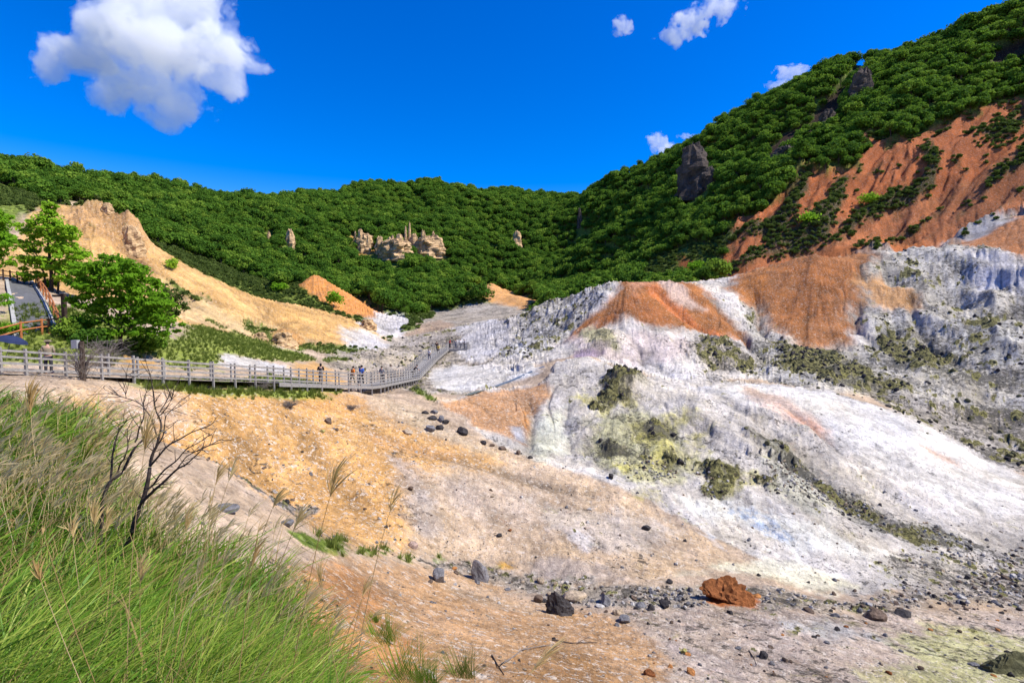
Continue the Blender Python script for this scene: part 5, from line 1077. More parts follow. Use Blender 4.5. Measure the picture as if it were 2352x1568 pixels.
# ------------------------------------------------------------------ paved path at the left with its rails
M_ASPH = plain('asphalt', (.115,.115,.118), .9, .25, 3, .4, .02); M_KERB = plain('kerb_stone', (.36,.35,.32), .9, .3, 4, .5, .02)
M_REDWOOD = plain('red_brown_wood', (.38,.14,.05), .75, .3, 6, .4, .01); M_DARKPOST = plain('dark_timber', (.045,.028,.022), .85, .4, 6, .5, .01)
PL, PR = [], []
pa = at(16, 646, 36, 60); pb = at(72, 648, 36, 60); pc_ = at(38, 775, 24, 40); pd = at(132, 768, 24, 40)
for t in np.linspace(0, 1, 18):
    for lst, a, b_ in ((PL, pc_, pa), (PR, pd, pb)):
        q = a.lerp(b_, t); lst.append(np.array([q.x, q.y, max(ground(q.x, q.y), q.z) + .06]))
def strip(name, A_, B_, mat, n=5, lift=0, **kw):
    V = []; m = len(A_)
    for a, b_ in zip(A_, B_): V += [a + (b_ - a) * t + np.array([0, 0, lift]) for t in np.linspace(0, 1, n)]
    F = [(i * n + j, i * n + j + 1, (i + 1) * n + j + 1, (i + 1) * n + j) for i in range(m - 1) for j in range(n - 1)]
    return mesh_np(name, V, F, mat, **kw)
M_DIRT = plain('trodden_earth', (.36,.30,.23), .95, .3, 2, .5, .02)
tag(strip('footpath', FOOTPATH[0], FOOTPATH[1], M_DIRT, 5, -.05), 'trodden earth footpath between the two fences', kind='structure')
tag(strip('path', PL, PR, M_ASPH), 'grey paved path climbing away at the left edge', kind='structure')
for nm, E_ in (('kerb', PL), ('kerb', PR)):
    bx = []
    for a, b_ in zip(E_[:-1], E_[1:]):
        d = (b_ - a) / 2; n = unit(np.cross(d, (0, 0, 1))); bx.append(((a + b_) / 2 + np.array([0, 0, .02]), d, n * .10, np.array([0, 0, .12])))
    V, F = boxes(bx); tag(mesh_np('kerb', V, F, M_KERB), 'pale stone kerb on the %s side of the paved path' % ('left' if E_ is PL else 'right'), kind='structure')
def rail_fence(name, pts, mat, label, h=.95, rails=(.45, .85), w=.06):
    o0 = np.array(pts[0]); r = empty(name, tuple(o0)); tag(r, label, 'fence')
    for p in pts:
        p = np.array(p) - o0; V, F = tube_np([p + (0, 0, -.3), p + (0, 0, h)], w); mesh_np('post', V, F, mat, r)
    for hh in rails:
        for a, b_ in zip(pts[:-1], pts[1:]):
            V, F = tube_np([np.array(a) - o0 + (0, 0, hh), np.array(b_) - o0 + (0, 0, hh)], w * .75); mesh_np('rail', V, F, mat, r)
    return r
P3 = lambda u, v, d0=22, d1=60: tuple(at(u, v, d0, d1))
rail_fence('wooden_rail', [P3(-30, 800), P3(49, 776), P3(97, 768), P3(113, 766), P3(142, 760)], M_REDWOOD, 'orange brown wooden rail across the bottom of the paved path', .95)
q = [PR[i] + np.array([.35, 0, 0]) for i in range(0, 18, 2)]
rail_fence('wooden_rail', [tuple(p - np.array([0, 0, .05])) for p in q], M_REDWOOD, 'red brown wooden rail climbing along the right side of the paved path', .9)
rail_fence('wooden_rail', [P3(u, v, 38, 60) for u, v in ((-20, 640), (8, 644), (24, 646), (40, 648), (56, 650), (72, 651))], M_DARKPOST, 'dark wooden rail closing the top end of the paved path', 1.0)
p = at(149, 742, 24, 40); sg = empty('sign_post', p); tag(sg, 'dark brown square wooden post with a short side arm beside the path', 'post')
V, F = boxes([((0, 0, .85), (.11, 0, 0), (0, .11, 0), (0, 0, 1.15))]); mesh_np('post', V, F, M_DARKPOST, sg); V, F = boxes([((-.42, 0, 1.86), (.32, 0, 0), (0, .05, 0), (0, 0, .07))]); mesh_np('arm', V, F, M_DARKPOST, sg); V, F = boxes([((0, 0, 2.03), (.14, 0, 0), (0, .14, 0), (0, 0, .025))]); mesh_np('cap', V, F, M_GREYWOOD, sg)
p = Vector((-19.3, 22.9, 0)); p.z = ground(p.x, p.y); bp = empty('box_post', p); tag(bp, 'dark weathered post with a grey metal box among dry twigs by the fence', 'post')
V, F = tube_np([(0, 0, -.3), (.02, 0, .8), (0, .02, 1.75)], [.11, .10, .09], 6); mesh_np('post', V, F, M_BARK, bp)
V, F = boxes([((-.26, 0, 1.62), (.13, 0, 0), (0, .09, 0), (0, 0, .19))]); mesh_np('box', V, F, plain('grey_metal', (.33,.34,.36), .5, .1, 3, .05, .01, .4), bp)

# ------------------------------------------------------------------ stream
sp = [at(u, v, 47, 80) for u, v in ((1070, 908), (1100, 900), (1140, 888), (1180, 872), (1215, 856), (1250, 842))]
m, nt, b = new_mat('stream_water'); b.inputs['Base Color'].default_value = (.17, .19, .18, 1); b.inputs['Roughness'].default_value = .12; b.inputs['Specular IOR Level'].default_value = .5
ga = NG(nt); nt.links.new(ga.bump(ga.noise(ga.n('ShaderNodeNewGeometry').outputs['Position'], 3, 4), .3, .05), b.inputs['Normal'])
A_, B_ = [], []
for i, q in enumerate(sp):
    d = (sp[min(i + 1, 5)] - sp[max(i - 1, 0)]); n = Vector((-d.y, d.x, 0)).normalized() * .30; za = max(ground(q.x - n.x, q.y - n.y), ground(q.x + n.x, q.y + n.y), q.z) + .03
    A_.append(np.array([q.x - n.x, q.y - n.y, za])); B_.append(np.array([q.x + n.x, q.y + n.y, za]))
tag(strip('stream', A_, B_, m, 4), 'thin blue grey stream behind the orange foot of the white mound', kind='structure')

# ------------------------------------------------------------------ leafy trees at the left
def leafy_tree(name, p, trunk, limbs, crowns, nleaf, size, label, seed, mat=M_LEAF):
    rg = np.random.default_rng(seed); root = empty(name, p); tag(root, label, 'tree')
    V, F = join([tube_np(*t) for t in [trunk] + limbs]); mesh_np('trunk', V, F, M_BARK, root, True)
    P, N, T = [], [], []
    tot = sum(c[3] * c[4] for c in crowns)
    for cx, cy, cz, rx, rz in crowns:
        rz = rz * 1.15; n = int(nleaf * rx * rz / tot / 1.15); nc = max(9, int(n / 80))
        d = unit(rg.normal(size=(nc, 3))); cc = d * rg.uniform(.2, 1.3, nc)[:, None] ** .7 * np.array([rx, rx, rz]) + np.array([cx, cy, cz])
        u_ = unit(rg.normal(size=(n // 5, 3))) * rg.random(n // 5)[:, None] ** .4 * np.array([rx, rx, rz]) * 1.1 + np.array([cx, cy, cz]); P.append(u_); N.append(unit(rg.normal(size=u_.shape) + np.array([.3, -.2, .6]))); T.append(.2 + .8 * rg.random(len(u_)))
        for c in cc:
            m_ = max(8, n // nc); r = rg.uniform(.16, .36) * (rx + rz) * .5; dd = unit(rg.normal(size=(m_, 3))); rad = rg.uniform(.2, 1, m_)[:, None] ** .5 * r
            P.append(c + dd * rad * np.array([1.3, 1.3, .6])); N.append(unit(dd * .55 + np.array([.2, -.15, .55]) + .5 * rg.normal(size=dd.shape))); T.append(np.full(m_, rg.random() * .55) + .45 * rg.random(m_))
    P, N, T = np.concatenate(P), np.concatenate(N), np.concatenate(T); V, F = leaf_quads(P, N, size, rg, .6)
    o = mesh_np('crown', V, F, mat, root); attr(o, 'tint', 'FLOAT', np.repeat(T, 4)); return root
p = at(118, 668, 36, 60); k = p.y / 1176
U = lambda du, dv: (du * k, 0, dv * k)          # pixel offsets beside and above the foot, in metres at this tree
leafy_tree('leafy_tree', p, ([U(0, -10), U(2, 40), U(-2, 110), U(8, 190)], [.16, .14, .09, .03]),
    [([U(1, 30), U(24, 55), U(50, 70)], [.09, .06, .02]), ([U(0, 50), U(-28, 80), U(-52, 110)], [.08, .05, .02]), ([U(0, 90), U(30, 130)], [.06, .02]), ([U(-12, -8), U(-14, 40), U(-30, 70)], [.09, .08, .03]), ([U(14, -8), U(20, 40), U(34, 70)], [.09, .08, .03])],
    [(*U(6, 186), 12 * k, 14 * k), (*U(2, 160), 30 * k, 16 * k), (*U(-30, 138), 32 * k, 14 * k), (*U(34, 132), 34 * k, 16 * k), (*U(-46, 104), 24 * k, 12 * k), (*U(14, 104), 40 * k, 16 * k), (*U(52, 84), 34 * k, 16 * k), (*U(-40, 66), 40 * k, 14 * k), (*U(10, 60), 36 * k, 12 * k), (*U(64, 50), 30 * k, 14 * k), (*U(-44, 34), 30 * k, 9 * k), (*U(42, 28), 30 * k, 10 * k)], 11000, .32, 'taller bright green tree with a pointed airy crown beside the paved path', 101)
p = at(278, 806, 26, 45); k = p.y / 1176
leafy_tree('leafy_tree', p, ([U(0, -10), U(0, 30), U(2, 90), U(0, 170)], [.13, .11, .07, .02]),
    [([U(0, 40), U(40, 62), U(90, 75)], [.06, .04, .015]), ([U(0, 45), U(-40, 70), U(-84, 84)], [.06, .04, .015]), ([U(0, 90), U(50, 120)], [.05, .015]), ([U(0, 80), U(-40, 130)], [.05, .015])],
    [(*U(-6, 208), 30 * k, 14 * k), (*U(-34, 186), 52 * k, 20 * k), (*U(20, 180), 50 * k, 20 * k), (*U(-60, 150), 46 * k, 22 * k), (*U(0, 146), 60 * k, 24 * k), (*U(62, 140), 44 * k, 22 * k), (*U(-70, 110), 44 * k, 18 * k), (*U(20, 108), 60 * k, 20 * k), (*U(92, 104), 40 * k, 18 * k), (*U(-50, 74), 60 * k, 16 * k), (*U(40, 72), 56 * k, 15 * k), (*U(104, 68), 36 * k, 13 * k), (*U(-84, 44), 34 * k, 9 * k), (*U(10, 46), 60 * k, 9 * k), (*U(72, 44), 44 * k, 8 * k)], 14500, .25, 'wide bright green tree with layered branches behind the fence', 102)
p = at(388, 752, 40, 62); k = p.y / 1176
leafy_tree('leafy_tree', p, ([U(0, -10), U(2, 30), U(0, 70)], [.12, .09, .03]), [([U(0, 20), U(24, 50)], [.05, .02]), ([U(0, 20), U(-20, 50)], [.05, .02])], [(*U(0, 74), 34 * k, 14 * k), (*U(-16, 56), 26 * k, 12 * k), (*U(20, 52), 26 * k, 14 * k), (*U(4, 34), 24 * k, 10 * k)], 3500, .28, 'small dark green tree with reddish tips right of the wide tree', 103, M_SHRUB)
p = at(-10, 660, 40, 60); k = p.y / 1176
leafy_tree('leafy_tree', p, ([U(0, -10), U(0, 60), U(2, 100)], [.12, .09, .03]), [([U(0, 20), U(-24, 80)], [.05, .02])], [(*U(0, 150), 34 * k, 26 * k), (*U(8, 100), 34 * k, 24 * k), (*U(-16, 60), 30 * k, 18 * k)], 6000, .30, 'green tree cut by the left edge of the picture', 104)
for (u, v, w, h, lb, d0, mt) in ((160, 782, 60, 62, 'dark green bush at the foot of the dark post', 25, M_FOREST), (215, 800, 80, 56, 'dark green bush left of the wide tree trunk', 26, M_FOREST), (345, 810, 90, 44, 'dark shady bush right of the wide tree trunk', 27, M_FOREST), (118, 662, 40, 22, 'low green bush under the taller tree', 38, M_LEAF), (25, 770, 50, 30, 'green bush behind the left end of the orange rail', 24, M_LEAF), (8, 720, 34, 60, 'green bush at the left edge beside the paved path', 26, M_LEAF)):
    p = at(u, v, d0, d0 + 34); k = p.y / 1176; o = shrub('bush', int(u) + 7, w * k, h * k, mt, 14, 70, .10); place(o, p, dz=-h * k * .05); tag(o, lb, 'bush')
# ------------------------------------------------------------------ branches, dead wood
def branchy(name, root_pts, twigs, label, cat, Yd, mat=M_DEADWOOD):
    """limbs given as pixel lines at their own distance"""
    p0 = root_pts; parts = []
    root = empty(name, p0); tag(root, label, cat)
    for pts in twigs:
        P = [np.array(pt(u, v, y)) - np.array(p0) for u, v, y, r in pts]; R = [q[3] * .74 for q in pts]
        P = np.array(P); n = max(4, len(P) * 4); t0 = np.linspace(0, 1, len(P)); t1 = np.linspace(0, 1, n)
        Pi = np.stack([np.interp(t1, t0, P[:, c]) for c in range(3)], 1); Pi[1:-1] = (Pi[:-2] + 2 * Pi[1:-1] + Pi[2:]) / 4
        L_ = np.linalg.norm(P[-1] - P[0]); s = abs(hash((round(P[0][0], 3), round(P[-1][2], 3)))) % 97
        for c in range(3): R = R; Pi[1:, c] += .035 * L_ * np.array(pnoise(t1[1:] * 4 + s, np.full(n - 1, c * 7.1), 2.2))
        parts.append((Pi, np.interp(t1, t0, R), s))
    for Pi, R, s in parts: pass
    trunks = [tube_np(Pi, R, 6) for Pi, R, s in parts[:4]]; br = [tube_np(Pi, R, 6) for Pi, R, s in parts[4:]]
    rg = np.random.default_rng(17); tw = []
    for Pi, R, s in parts[2:]:
        for _ in range(int(3 + len(Pi) / 2)):
            i = int(rg.integers(2, len(Pi))); d = unit(Pi[min(i, len(Pi) - 1)] - Pi[i - 2]); d2 = unit(d + rg.normal(0, .55, 3)); l = rg.uniform(.10, .34)
            tw.append(tube_np([Pi[i], Pi[i] + d2 * l * .5 + rg.normal(0, .012, 3), Pi[i] + d2 * l], [max(.0045, R[i] * .5), .0045, .0028], 4))
    for nm, lst in (('trunk', trunks), ('branch', br + tw)):
        if lst: V, F = join(lst); mesh_np(nm, V, F, mat, root, True)
    return root
d0 = at(255, 1325, 4, 14); Yb = d0.y
T_ = lambda *q: [(u, v, Yb + dy, r) for u, v, dy, r in q]
branchy('dead_tree', tuple(d0), [
    T_((262,1335,0,.055),(275,1280,0,.05),(300,1215,0,.045),(318,1170,0,.042),(335,1120,.05,.04),(345,1070,.1,.032)),
    T_((225,1345,.2,.04),(235,1250,.2,.036),(243,1180,.15,.034),(255,1110,.15,.032),(275,1075,.2,.028),(310,1015,.3,.022),(340,985,.35,.015)),
    T_((318,1170,0,.034),(350,1125,-.1,.028),(400,1085,-.15,.02),(440,1055,-.2,.013),(470,1015,-.2,.006)),
    T_((345,1070,.1,.03),(362,1020,.1,.024),(365,980,.15,.018),(360,940,.2,.015),(345,880,.2,.010),(338,835,.2,.005)),
    T_((345,1070,.1,.024),(380,1030,.05,.018),(420,1005,0,.013),(470,980,0,.008),(500,970,0,.004)),
    T_((255,1110,.15,.022),(258,1060,.2,.018),(262,1010,.25,.013),(280,975,.25,.009),(300,955,.3,.005)),
    T_((360,1000,.12,.016),(350,960,.1,.013),(330,930,.1,.010),(290,915,.1,.008),(240,895,.1,.004)),
    T_((362,960,.15,.013),(385,935,.1,.010),(400,905,.1,.005)), T_((363,950,.15,.012),(380,925,.2,.009),(395,890,.2,.004)),
    T_((310,1015,.3,.016),(330,960,.3,.012),(328,915,.3,.008),(340,890,.3,.004)), T_((330,1130,.05,.022),(380,1080,.05,.016),(430,1030,0,.010),(480,1000,0,.005)),
    T_((400,1085,-.15,.013),(430,1045,-.2,.010),(470,1025,-.2,.006),(520,1003,-.2,.003)), T_((345,1070,.1,.018),(375,1000,.2,.013),(380,960,.2,.009),(415,920,.2,.004)),
    T_((290,915,.1,.007),(285,890,.1,.005),(292,862,.1,.003)), T_((270,1085,.2,.016),(290,1040,.15,.012),(295,985,.1,.006))], 'bare dark dead tree with two leaning trunks in the foreground grass', 'dead tree', Yb)
def dry_bush(p, w, h, label, n, seed, mat=M_DEADWOOD, rad=.008):
    rg = np.random.default_rng(seed); parts = []
    for _ in range(n):
        t = rg.uniform(0, 6.28); e_ = np.array([math.cos(t) * w * .5, math.sin(t) * w * .5, h]) * rg.uniform(.4, 1.1, 3); m_ = e_ * np.array([.35, .35, .6])
        parts.append(tube_np([(0, 0, -.1), m_, e_], [rad * 1.6, rad, rad * .5], 4))
        for _k in range(2):
            q = m_ + (e_ - m_) * rg.random(); parts.append(tube_np([q, q + rg.normal(0, 1, 3) * np.array([.25 * w, .25 * w, .2 * h])], [rad * .8, rad * .4], 4))
    V, F = join(parts); o = mesh_np('dry_bush', V, F, mat); o.location = p; tag(o, label, 'dry bush'); return o
M_TWIG = plain('grey_twigs', (.17,.145,.125), .9, .3, 8, .3, .01)
dry_bush((-19.3, 22.9, ground(-19.3, 22.9)), 1.7, 1.5, 'bare grey twiggy bush around the dark weathered post', 60, 5, M_TWIG, .010)
dry_bush(at(245, 845, 26, 34), 2.4, 1.5, 'bare grey twiggy bush behind the fence beside the wide tree', 70, 6, M_TWIG, .012)
for u, v, w, h, lb in ((667, 936, 40, 17, 'dry brown low bush on the upper orange slope'), (600, 896, 50, 18, 'dry brown low bush at the verge under the fence'), (810, 1000 - 60, 26, 10, 'dry little bush on the slope under the boardwalk start')):
    p = at(u, v, 22, 46); k = p.y / 1176; dry_bush(p, w * k, h * k, lb, 60, int(u), M_TWIG, .012)

# ------------------------------------------------------------------ grasses
def grass_material(name, a, b_, c, trans=.35):
    return leaf_material(name, a, b_, c, trans)
M_GRASS = leaf_material('green_grass', (.045,.115,.014), (.14,.29,.020), (.42,.48,.08), .42, .5, .3)
M_STRAW = grass_material('straw', (.24,.15,.06), (.38,.26,.12), (.55,.43,.25), .3)
M_PLUME = grass_material('seed_plumes', (.56,.36,.15), (.74,.54,.27), (.86,.72,.47), .55)
def blades(x, y, z, ln, wd, rg, lean, wind, droop=.45):
    n = len(x); th = rg.uniform(0, 6.28, n); b0 = np.stack([x, y, z - .02], 1)
    d0 = unit(np.stack([lean * np.cos(th) + wind[0] * .35, lean * np.sin(th) + wind[1] * .35, np.ones(n)], 1)); out = unit(np.stack([np.cos(th) * .6 + wind[0], np.sin(th) * .6 + wind[1], np.zeros(n)], 1))
    sd = unit(np.cross(d0, out) + .6 * rg.normal(size=(n, 3))); V = []; dr = droop * rg.uniform(.3, 1.4, n)[:, None]; L_ = ln[:, None]
    for t in (0, .3, .6, .85, 1.0):
        c = b0 + d0 * L_ * (t - .10 * t * t) + out * L_ * dr * t * t - np.array([0, 0, 1]) * L_ * dr * .35 * t ** 3
        hw = (wd * .5 * max(1 - t, 0) ** .55 + 3e-4)[:, None]; V += [c - sd * hw, c + sd * hw]
    V = np.stack(V, 1); F = np.array([[0,1,3,2],[2,3,5,4],[4,5,7,6],[6,7,9,8]])[None] + (np.arange(n) * 10)[:, None, None]
    return V.reshape(-1, 3), F.reshape(-1, 4)
KNm = (poly_mask(KN, px_, py_, 1.1, 17, 6, 2.5 * WARP + 1.2 * WARP2, 8) * (1 - .85 * poly_mask([(205,1340),(285,1320),(295,1385),(240,1425),(195,1415)], px_, py_, 3, 12, 6, WARP, 10)))
def polar_pts(n, r0, r1, a0, a1, mask, seed):
    rg = np.random.default_rng(seed); a = np.radians(rg.uniform(a0, a1, n)); r = np.exp(rg.uniform(math.log(r0), math.log(r1), n)); x, y = r * np.sin(a), r * np.cos(a)
    k = rg.random(n) < field(mask, x, y); x, y = x[k], y[k]; return x, y, ground_np(x, y), rg
x, y, z, rg = polar_pts(64000, 1.9, 17.5, -52, 2, KNm, 201)
cl = np.array(fbm(x * .9, y * .9, 3.0, 3)); rr = np.hypot(x, y)
ln = (.42 + .34 * rg.random(len(x))) * (1 + .5 * cl) * np.clip(.58 + rr * .065, .6, 1.45); wd = (.007 + .006 * rg.random(len(x))) * np.clip(rr / 5.5, .8, 2.3) * 1.55
big = np.array(fbm(x * .35, y * .35, 9.0, 3)); ca = 6.3 * np.array(fbm(x * 1.3, y * 1.3, 5.0, 2)); ln = ln * (.75 + .9 * np.clip(big + .3, 0, .8)); broad = rg.random(len(x)) < .05; wd = np.where(broad, wd * 2.2, wd)
wx = .30 + .30 * np.cos(ca); wy = .05 + .30 * np.sin(ca)
V, F = blades(x, y, z, ln, wd, rg, .42, np.stack([wx, wy]), .5); o = mesh_np('grass', V, F, M_GRASS)
attr(o, 'tint', 'FLOAT', np.repeat(np.clip(.35 + .8 * cl + 1.0 * big + .55 * rg.normal(size=len(x)), -.6, 1.7), 10)); tag(o, 'tall bright green grass covering the foreground slope', 'grass', kind='stuff')
k = rg.random(len(x)) < np.clip(.22 - .5 * big, .06, .45)
V, F = blades(x[k], y[k], z[k], ln[k] * rg.uniform(.9, 1.5, k.sum()), wd[k] * .62, rg, .45, (.35, .05), .3); o = mesh_np('dry_grass', V, F, M_STRAW)
attr(o, 'tint', 'FLOAT', np.repeat(rg.random(k.sum()), 10)); tag(o, 'dry straw blades standing among the green grass', 'dry grass', kind='stuff')
def plume_np(base, d, L_, width, n, rg, droop, seg=4):
    """a bundle of seed ribbons springing from the top of a stem"""
    d = unit(np.array(d, float)); out = []; 
    for q in range(n):
        st = np.array(base) + d * L_ * .45 * rg.random(); sp = unit(d + .22 * rg.normal(size=3)); l = L_ * rg.uniform(.45, .8); w = np.array([1, .15, -.25]) * droop
        sd = unit(np.cross(sp, rg.normal(size=3))); V = []
        for t in np.linspace(0, 1, seg):
            c = st + sp * l * t + w * l * t * t; hw = width * (.35 + 1.3 * t * (1 - t) * 2) * .5 * (1 if t < 1 else .2); V += [c - sd * hw, c + sd * hw]
        out.append((np.array(V), np.array([[2 * i, 2 * i + 1, 2 * i + 3, 2 * i + 2] for i in range(seg - 1)])))
    return join(out)
def reed(b, tip, L_, width, n, rg, droop=.25, sw=.0035):
    b = np.array(b, float); tip = np.array(tip, float); m_ = (b + tip) / 2 + np.array([-.04, 0, .03]) * np.linalg.norm(tip - b); ts = np.linspace(0, 1, 7)[:, None]
    P = (1 - ts) ** 2 * b + 2 * ts * (1 - ts) * m_ + ts ** 2 * tip; d = unit(P[-1] - P[-2]); return P, d
STEMS = [(712,1390,772,1058,4.6,.52,26,'tall seed head standing alone against the orange slope'), (770,1500,726,1290,4.6,.40,16,'seed head with spread bristles below the tall lone one'), (610,1420,690,1165,5.2,.34,26,'dense brown seed head in front of the grey rocks'), (545,1430,640,1120,5.6,.30,14,'thin brown seed head left of the grey rocks'),
    (300,1560,335,960,3.9,.50,34,'thick pale seed head crossing the dead tree'), (430,1500,535,1060,4.3,.30,8,'tall bare straw stem right of the dead tree'), (380,1480,432,1180,4.1,.30,9,'pale straw stem leaning in the middle of the grass'), (215,1540,95,1215,3.6,.10,4,'dry stem crossing the lower left grass'), (190,1560,75,1290,3.1,.32,26,'drooping seed head near the lower left corner'),
    (235,1330,208,1150,5.6,.36,26,'straw seed head just left of the dead trunks'), (250,1340,240,1165,5.8,.34,22,'brown seed head touching the dead trunk'), (330,1480,318,1280,4.2,.36,26,'seed head in front of the dead tree foot'), (180,1310,160,1190,5.4,.28,24,'pale seed head left of the dead tree'), (560,1560,585,1240,3.6,.34,18,'seed head on a long stem low in the middle of the grass'),
    (820,1560,905,1120,6.5,.38,12,'slender seed head leaning right over the orange slope'), (1195,1580,1262,1480,4.6,.46,20,'brown seed head at the bottom edge right of the grass'), (800,1560,838,1330,4.6,.26,10,'dark narrow seed head beside the lower orange soil'), (640,1500,720,1350,4.4,.30,16,'seed head among blades at the right rim of the grass'), (480,1240,500,1060,7.5,.34,18,'faint seed head behind the dead tree branches'), (90,1080,60,880,8.5,.45,30,'seed head at the upper left rim of the grass')]
for q, (u0, v0, u1, v1, Yd, L_, n, lb) in enumerate(STEMS):
    rg = np.random.default_rng(400 + q); tip = np.array(pt(u1, v1, Yd)); b = np.array(pt(u0, v0, Yd * .97)); g_ = ground(b[0], b[1]); b = b + (b - tip) * max(0, (b[2] - g_) / max(.05, tip[2] - b[2]))
    L_ = L_ * Yd / 5.5; d = unit(tip - b); head = tip - d * L_ * .8; P, d2 = reed(b, head, 0, 0, 0, rg); root = empty('tall_reed', tuple(b)); tag(root, lb, 'reed', 'tall seed heads in the foreground')
    V, F = tube_np(P - b, np.linspace(.0050, .0026, 7) * Yd / 5, 4); o = mesh_np('stem', V, F, M_STRAW, root); attr(o, 'tint', 'FLOAT', np.full(len(V), rg.random()))
    V, F = plume_np(head - b, d2, L_, .0085 * Yd / 4.5, int(n * 1.5), rg, .10 + .25 * rg.random()); o = mesh_np('plume', V, F, M_PLUME, root); attr(o, 'tint', 'FLOAT', rg.random(len(V)) * .5)
# the many plumes along the upper rim of the grass
x, y, z, rg = polar_pts(380, 7.5, 15.5, -50, -24, KNm, 203)
k = rg.random(len(x)) < np.where(np.degrees(np.arctan2(x, y)) < -33, .9, .3) * np.clip((np.hypot(x, y) - 6.5) / 4.5, .05, 1); x, y, z = x[k], y[k], z[k]
x3, y3, z3, _ = polar_pts(300, 9.5, 15.5, -50, -33, KNm, 206); x, y, z = np.r_[x, x3], np.r_[y, y3], np.r_[z, z3]
x2, y2, z2, _ = polar_pts(120, 5, 12, -36, -12, KNm, 204); x, y, z = np.r_[x, x2], np.r_[y, y2], np.r_[z, z2]
parts, tints = [], []
for q in range(len(x)):
    h = rg.uniform(.7, 1.2); b = np.array([x[q], y[q], z[q]]); d = unit(np.array([.16 + .2 * rg.normal(), .2 * rg.normal(), 1.])); P, d2 = reed(b, b + d * h, 0, 0, 0, rg); s = np.hypot(x[q], y[q]) / 5
    parts.append(tube_np(P, .0022 * s, 4)); parts.append(plume_np(P[-1], d2 + np.array([.2, 0, 0]), rg.uniform(.26, .42), .0075 * s, 9, rg, .28)); tints += [np.full(len(parts[-2][0]), rg.random()), np.full(len(parts[-1][0]), rg.random() * .7)]
V, F = join(parts); o = mesh_np('seed_heads', V, F, M_PLUME); attr(o, 'tint', 'FLOAT', np.concatenate(tints)); tag(o, 'crowd of golden brown seed heads over the upper rim of the grass', 'tall grass', kind='stuff')
# grass on the verges and the slopes behind the fence
tk = [place(tuft('tussock', 301, 46, .55, .035, M_GRASSY), at(560, 886, 26, 44)), place(tuft('tussock', 302, 40, .45, .04, M_GRASSY), at(640, 818, 34, 60)), place(tuft('tussock', 303, 50, .6, .035, M_GRASSY), at(470, 830, 30, 56))]
for o, l in zip(tk, ('green grass tuft on the verge under the fence', 'green grass tuft on the slope behind the middle of the fence', 'green grass tuft on the grassy bank behind the fence')): tag(o, l, 'tussock')
KG2 = kinds('tuft kinds', tk)
dens = np.clip(VEG * 1.1, 0, .95) * (py_ > 15.5) * (py_ < 76) * (FOREST < .5) * (_a < math.radians(2))
gx, gy, gz = zone_pts(dens, None, -62, -3, 15.5, 76, .34, .3, 305)
off = np.ones(len(gx), bool)
for i in range(len(WP) - 1):                                           # keep the walkway clear
    a, b_ = WP[i][:2], WP[i + 1][:2]; d = (b_ - a) / np.linalg.norm(b_ - a); n = np.array([-d[1], d[0]]); q = np.stack([gx, gy], 1) - a; t = q @ d; s = q @ n; off &= ~((t > -.3) & (t < np.linalg.norm(b_ - a) + .3) & (s > -.05) & (s < 2.2))
for a, b_ in zip(PL[:-1], PL[1:]): pass
A0, A1, B0, B1 = PL[0], PL[-1], PR[0], PR[-1]
ty = np.clip((gy - A0[1]) / (A1[1] - A0[1]), 0, 1); inside = (gx > A0[0] + (A1[0] - A0[0]) * ty - .6) & (gx < B0[0] + (B1[0] - B0[0]) * ty + .6) & (gy > min(A0[1], B0[1]) - .8) & (gy < max(A1[1], B1[1]) + .8); off &= ~inside
gx, gy, gz = gx[off], gy[off], gz[off]; rg = np.random.default_rng(12)
d = unit(WP[2] - WP[1]); nn = side(1); q = WP[1] + d * (rg.uniform(1.5, 14.6, 190)[:, None]) - nn * (rg.uniform(.02, 1.0, 190)[:, None] ** 1.3); gx, gy = np.r_[gx, q[:, 0]], np.r_[gy, q[:, 1]]; gz = np.r_[gz, ground_np(q[:, 0], q[:, 1])]; rg = np.random.default_rng(9)
scatter('verge_grass', np.stack([gx, gy, gz - .03], 1), np.stack([0 * gx, 0 * gx, rg.uniform(-.6, .6, len(gx))], 1), rg.uniform(.35, .85, len(gx)), KG2, 'rough grass on the verge and the bank beside the walkway', cat='grass')
print('verge', len(gx))
for q, (u, v, s, lb) in enumerate(((880, 1470, 1.0, 'small green grass tuft on the orange soil right of the tall grass'), (930, 1560, 1.35, 'larger green grass clump at the lower edge right of the tall grass'), (1062, 1550, .95, 'olive grass clump at the lower edge beyond the larger one'), (858, 1425, .35, 'tiny green sprout on the orange soil'), (975, 1568, .8, 'green clump touching the bottom edge'))):
    p = at(u, v, 4, 20); o = tuft('tussock', 320 + q, 150, .62 * s, .012, M_GRASS if q != 2 else M_GRASSY, spread=.22 * s + .04, lean=.6, bend=.35, wind=(.35, .05)); place(o, p); tag(o, lb, 'tussock')

for q, (line, lb) in enumerate((([(1152,1527),(1180,1510),(1200,1492),(1290,1478)], 'long pale forked twig lying on the lower orange soil'), ([(1130,1507),(1142,1528),(1158,1552)], 'short dark twig lying below the pale forked twig'), ([(1268,1470),(1310,1478),(1372,1476)], 'thin curved twig lying on the foreground floor'), ([(1720,1495),(1730,1510),(1738,1528)], 'dark twig lying in the lower right foreground'))):
    P = np.array([at(u, v, 5, 26) for u, v in line]); P[:, 2] += .03; c = P[0].copy(); t = np.linspace(0, 1, 9); t0 = np.linspace(0, 1, len(P)); Q = np.stack([np.interp(t, t0, P[:, k]) for k in range(3)], 1) - c
    V, F = join([tube_np(Q, np.linspace(.022, .008, 9), 6), tube_np([Q[5], Q[5] + (Q[8] - Q[4]) * .45 + np.array([.05, .22, .06])], [.012, .005], 4)]); o = mesh_np('fallen_twig', V, F, M_DEADWOOD if q != 0 else M_TWIG); o.location = c; tag(o, lb, 'twig')

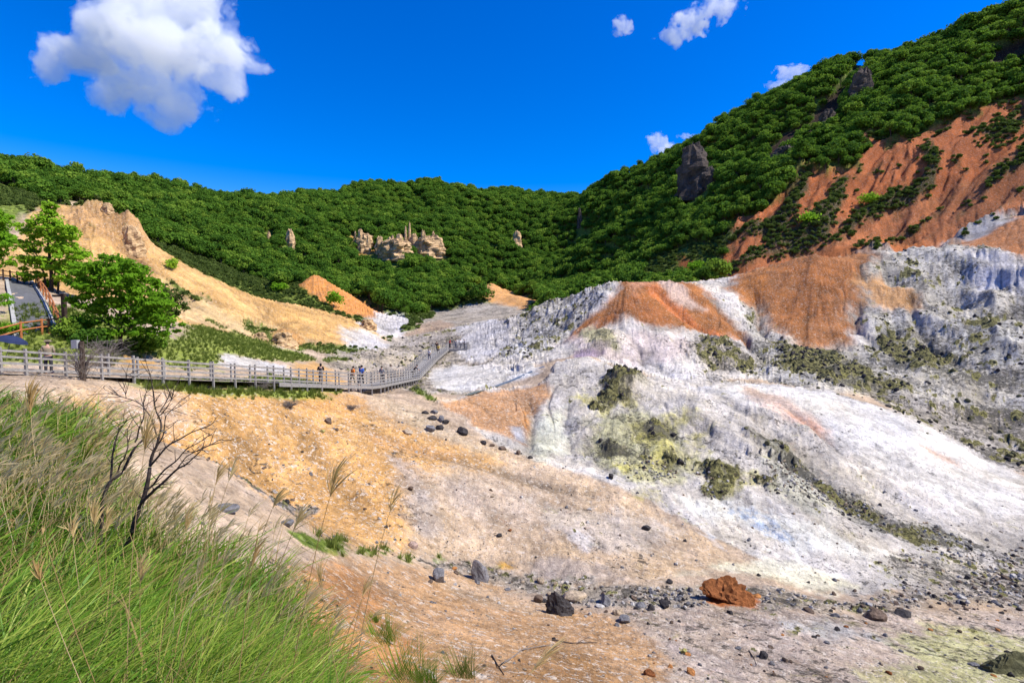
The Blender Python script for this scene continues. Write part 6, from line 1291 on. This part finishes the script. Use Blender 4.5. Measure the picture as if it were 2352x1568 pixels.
# ------------------------------------------------------------------ clouds
def cloud(name, lobes, Yd, dens, scale, amp, label, dep=.75, vox=16):
    """vapour that fills the union of some lobes, frayed by noise"""
    k = Yd / 1176; parts = []
    bm = bmesh.new(); bmesh.ops.create_icosphere(bm, subdivisions=3, radius=1); SV = np.array([v.co[:] for v in bm.verts]); SF = np.array([[v.index for v in f.verts] for f in bm.faces]); bm.free()
    c0 = np.array(pt(lobes[0][0], lobes[0][1], Yd)); rg = np.random.default_rng(len(label))
    m = bpy.data.materials.new('vapour'); m.use_nodes = True; nt = m.node_tree; nt.nodes.remove(nt.nodes['Principled BSDF']); g = NG(nt)
    pos = g.n('ShaderNodeTexCoord').outputs['Object']; f = None
    for u, v, ru, rv in lobes:
        c = np.array(pt(u, v, Yd + rg.uniform(-.25, .25) * ru * k)) - c0; r = np.array([ru, (ru + rv) * .5 * dep, rv]) * k * 1.12
        parts.append((SV * r * 1.4 + c, SF))
        mp = g.n('ShaderNodeMapping'); mp.vector_type = 'TEXTURE'; mp.inputs['Location'].default_value = c; mp.inputs['Scale'].default_value = r; nt.links.new(pos, mp.inputs[0])
        ln = g.n('ShaderNodeVectorMath', operation='LENGTH'); nt.links.new(mp.outputs[0], ln.inputs[0]); d = ln.outputs['Value']
        f = d if f is None else g.math('SMOOTH_MIN', f, d, .25)
    n1 = g.noise(pos, scale, 9, .62, .25); e = g.math('SUBTRACT', g.math('SUBTRACT', 1.0, f), g.math('MULTIPLY', g.math('SUBTRACT', n1, .45), amp))
    v = g.n('ShaderNodeVolumePrincipled'); v.inputs['Color'].default_value = (.995, .995, .995, 1); v.inputs['Anisotropy'].default_value = .0
    g.set(v.inputs['Density'], g.math('MULTIPLY', g.ramp(e, 0.0, .16), dens)); nt.links.new(v.outputs[0], nt.nodes['Material Output'].inputs['Volume'])
    V, F = join(parts); o = mesh_np(name, V, F, m); o.location = c0
    md = o.modifiers.new('remesh', 'REMESH'); md.mode = 'VOXEL'; md.voxel_size = vox; tag(o, label, 'cloud'); return o
cloud('cloud', [(350,95,125,90),(330,10,120,70),(490,105,85,72),(190,125,85,52),(125,152,46,38),(330,205,95,52),(410,245,62,42),(525,190,45,40),(420,15,95,70),(590,160,32,16),(395,285,36,20),(225,60,70,55)], 1500, .015, .011, 2.9, 'large white cumulus cloud at the upper left of the sky')
for lb_, lab in (([(1432,62,24,20),(1418,78,14,12)], 'smallest white cloud wisp left of the longer wisp'), ([(1590,55,46,26),(1548,84,34,20),(1650,25,46,24)], 'long slanting white cloud wisp near the top'), ([(1815,168,42,13),(1800,198,36,13),(1848,156,34,9)], 'thin faint cloud just above the mountain ridge'), ([(1512,330,26,22),(1532,348,28,20),(1572,314,30,8)], 'white cloud peeping over the mountain slope')):
    cloud('cloud', lb_, 1500, .022, .026, 3.4, lab, .8, 9)
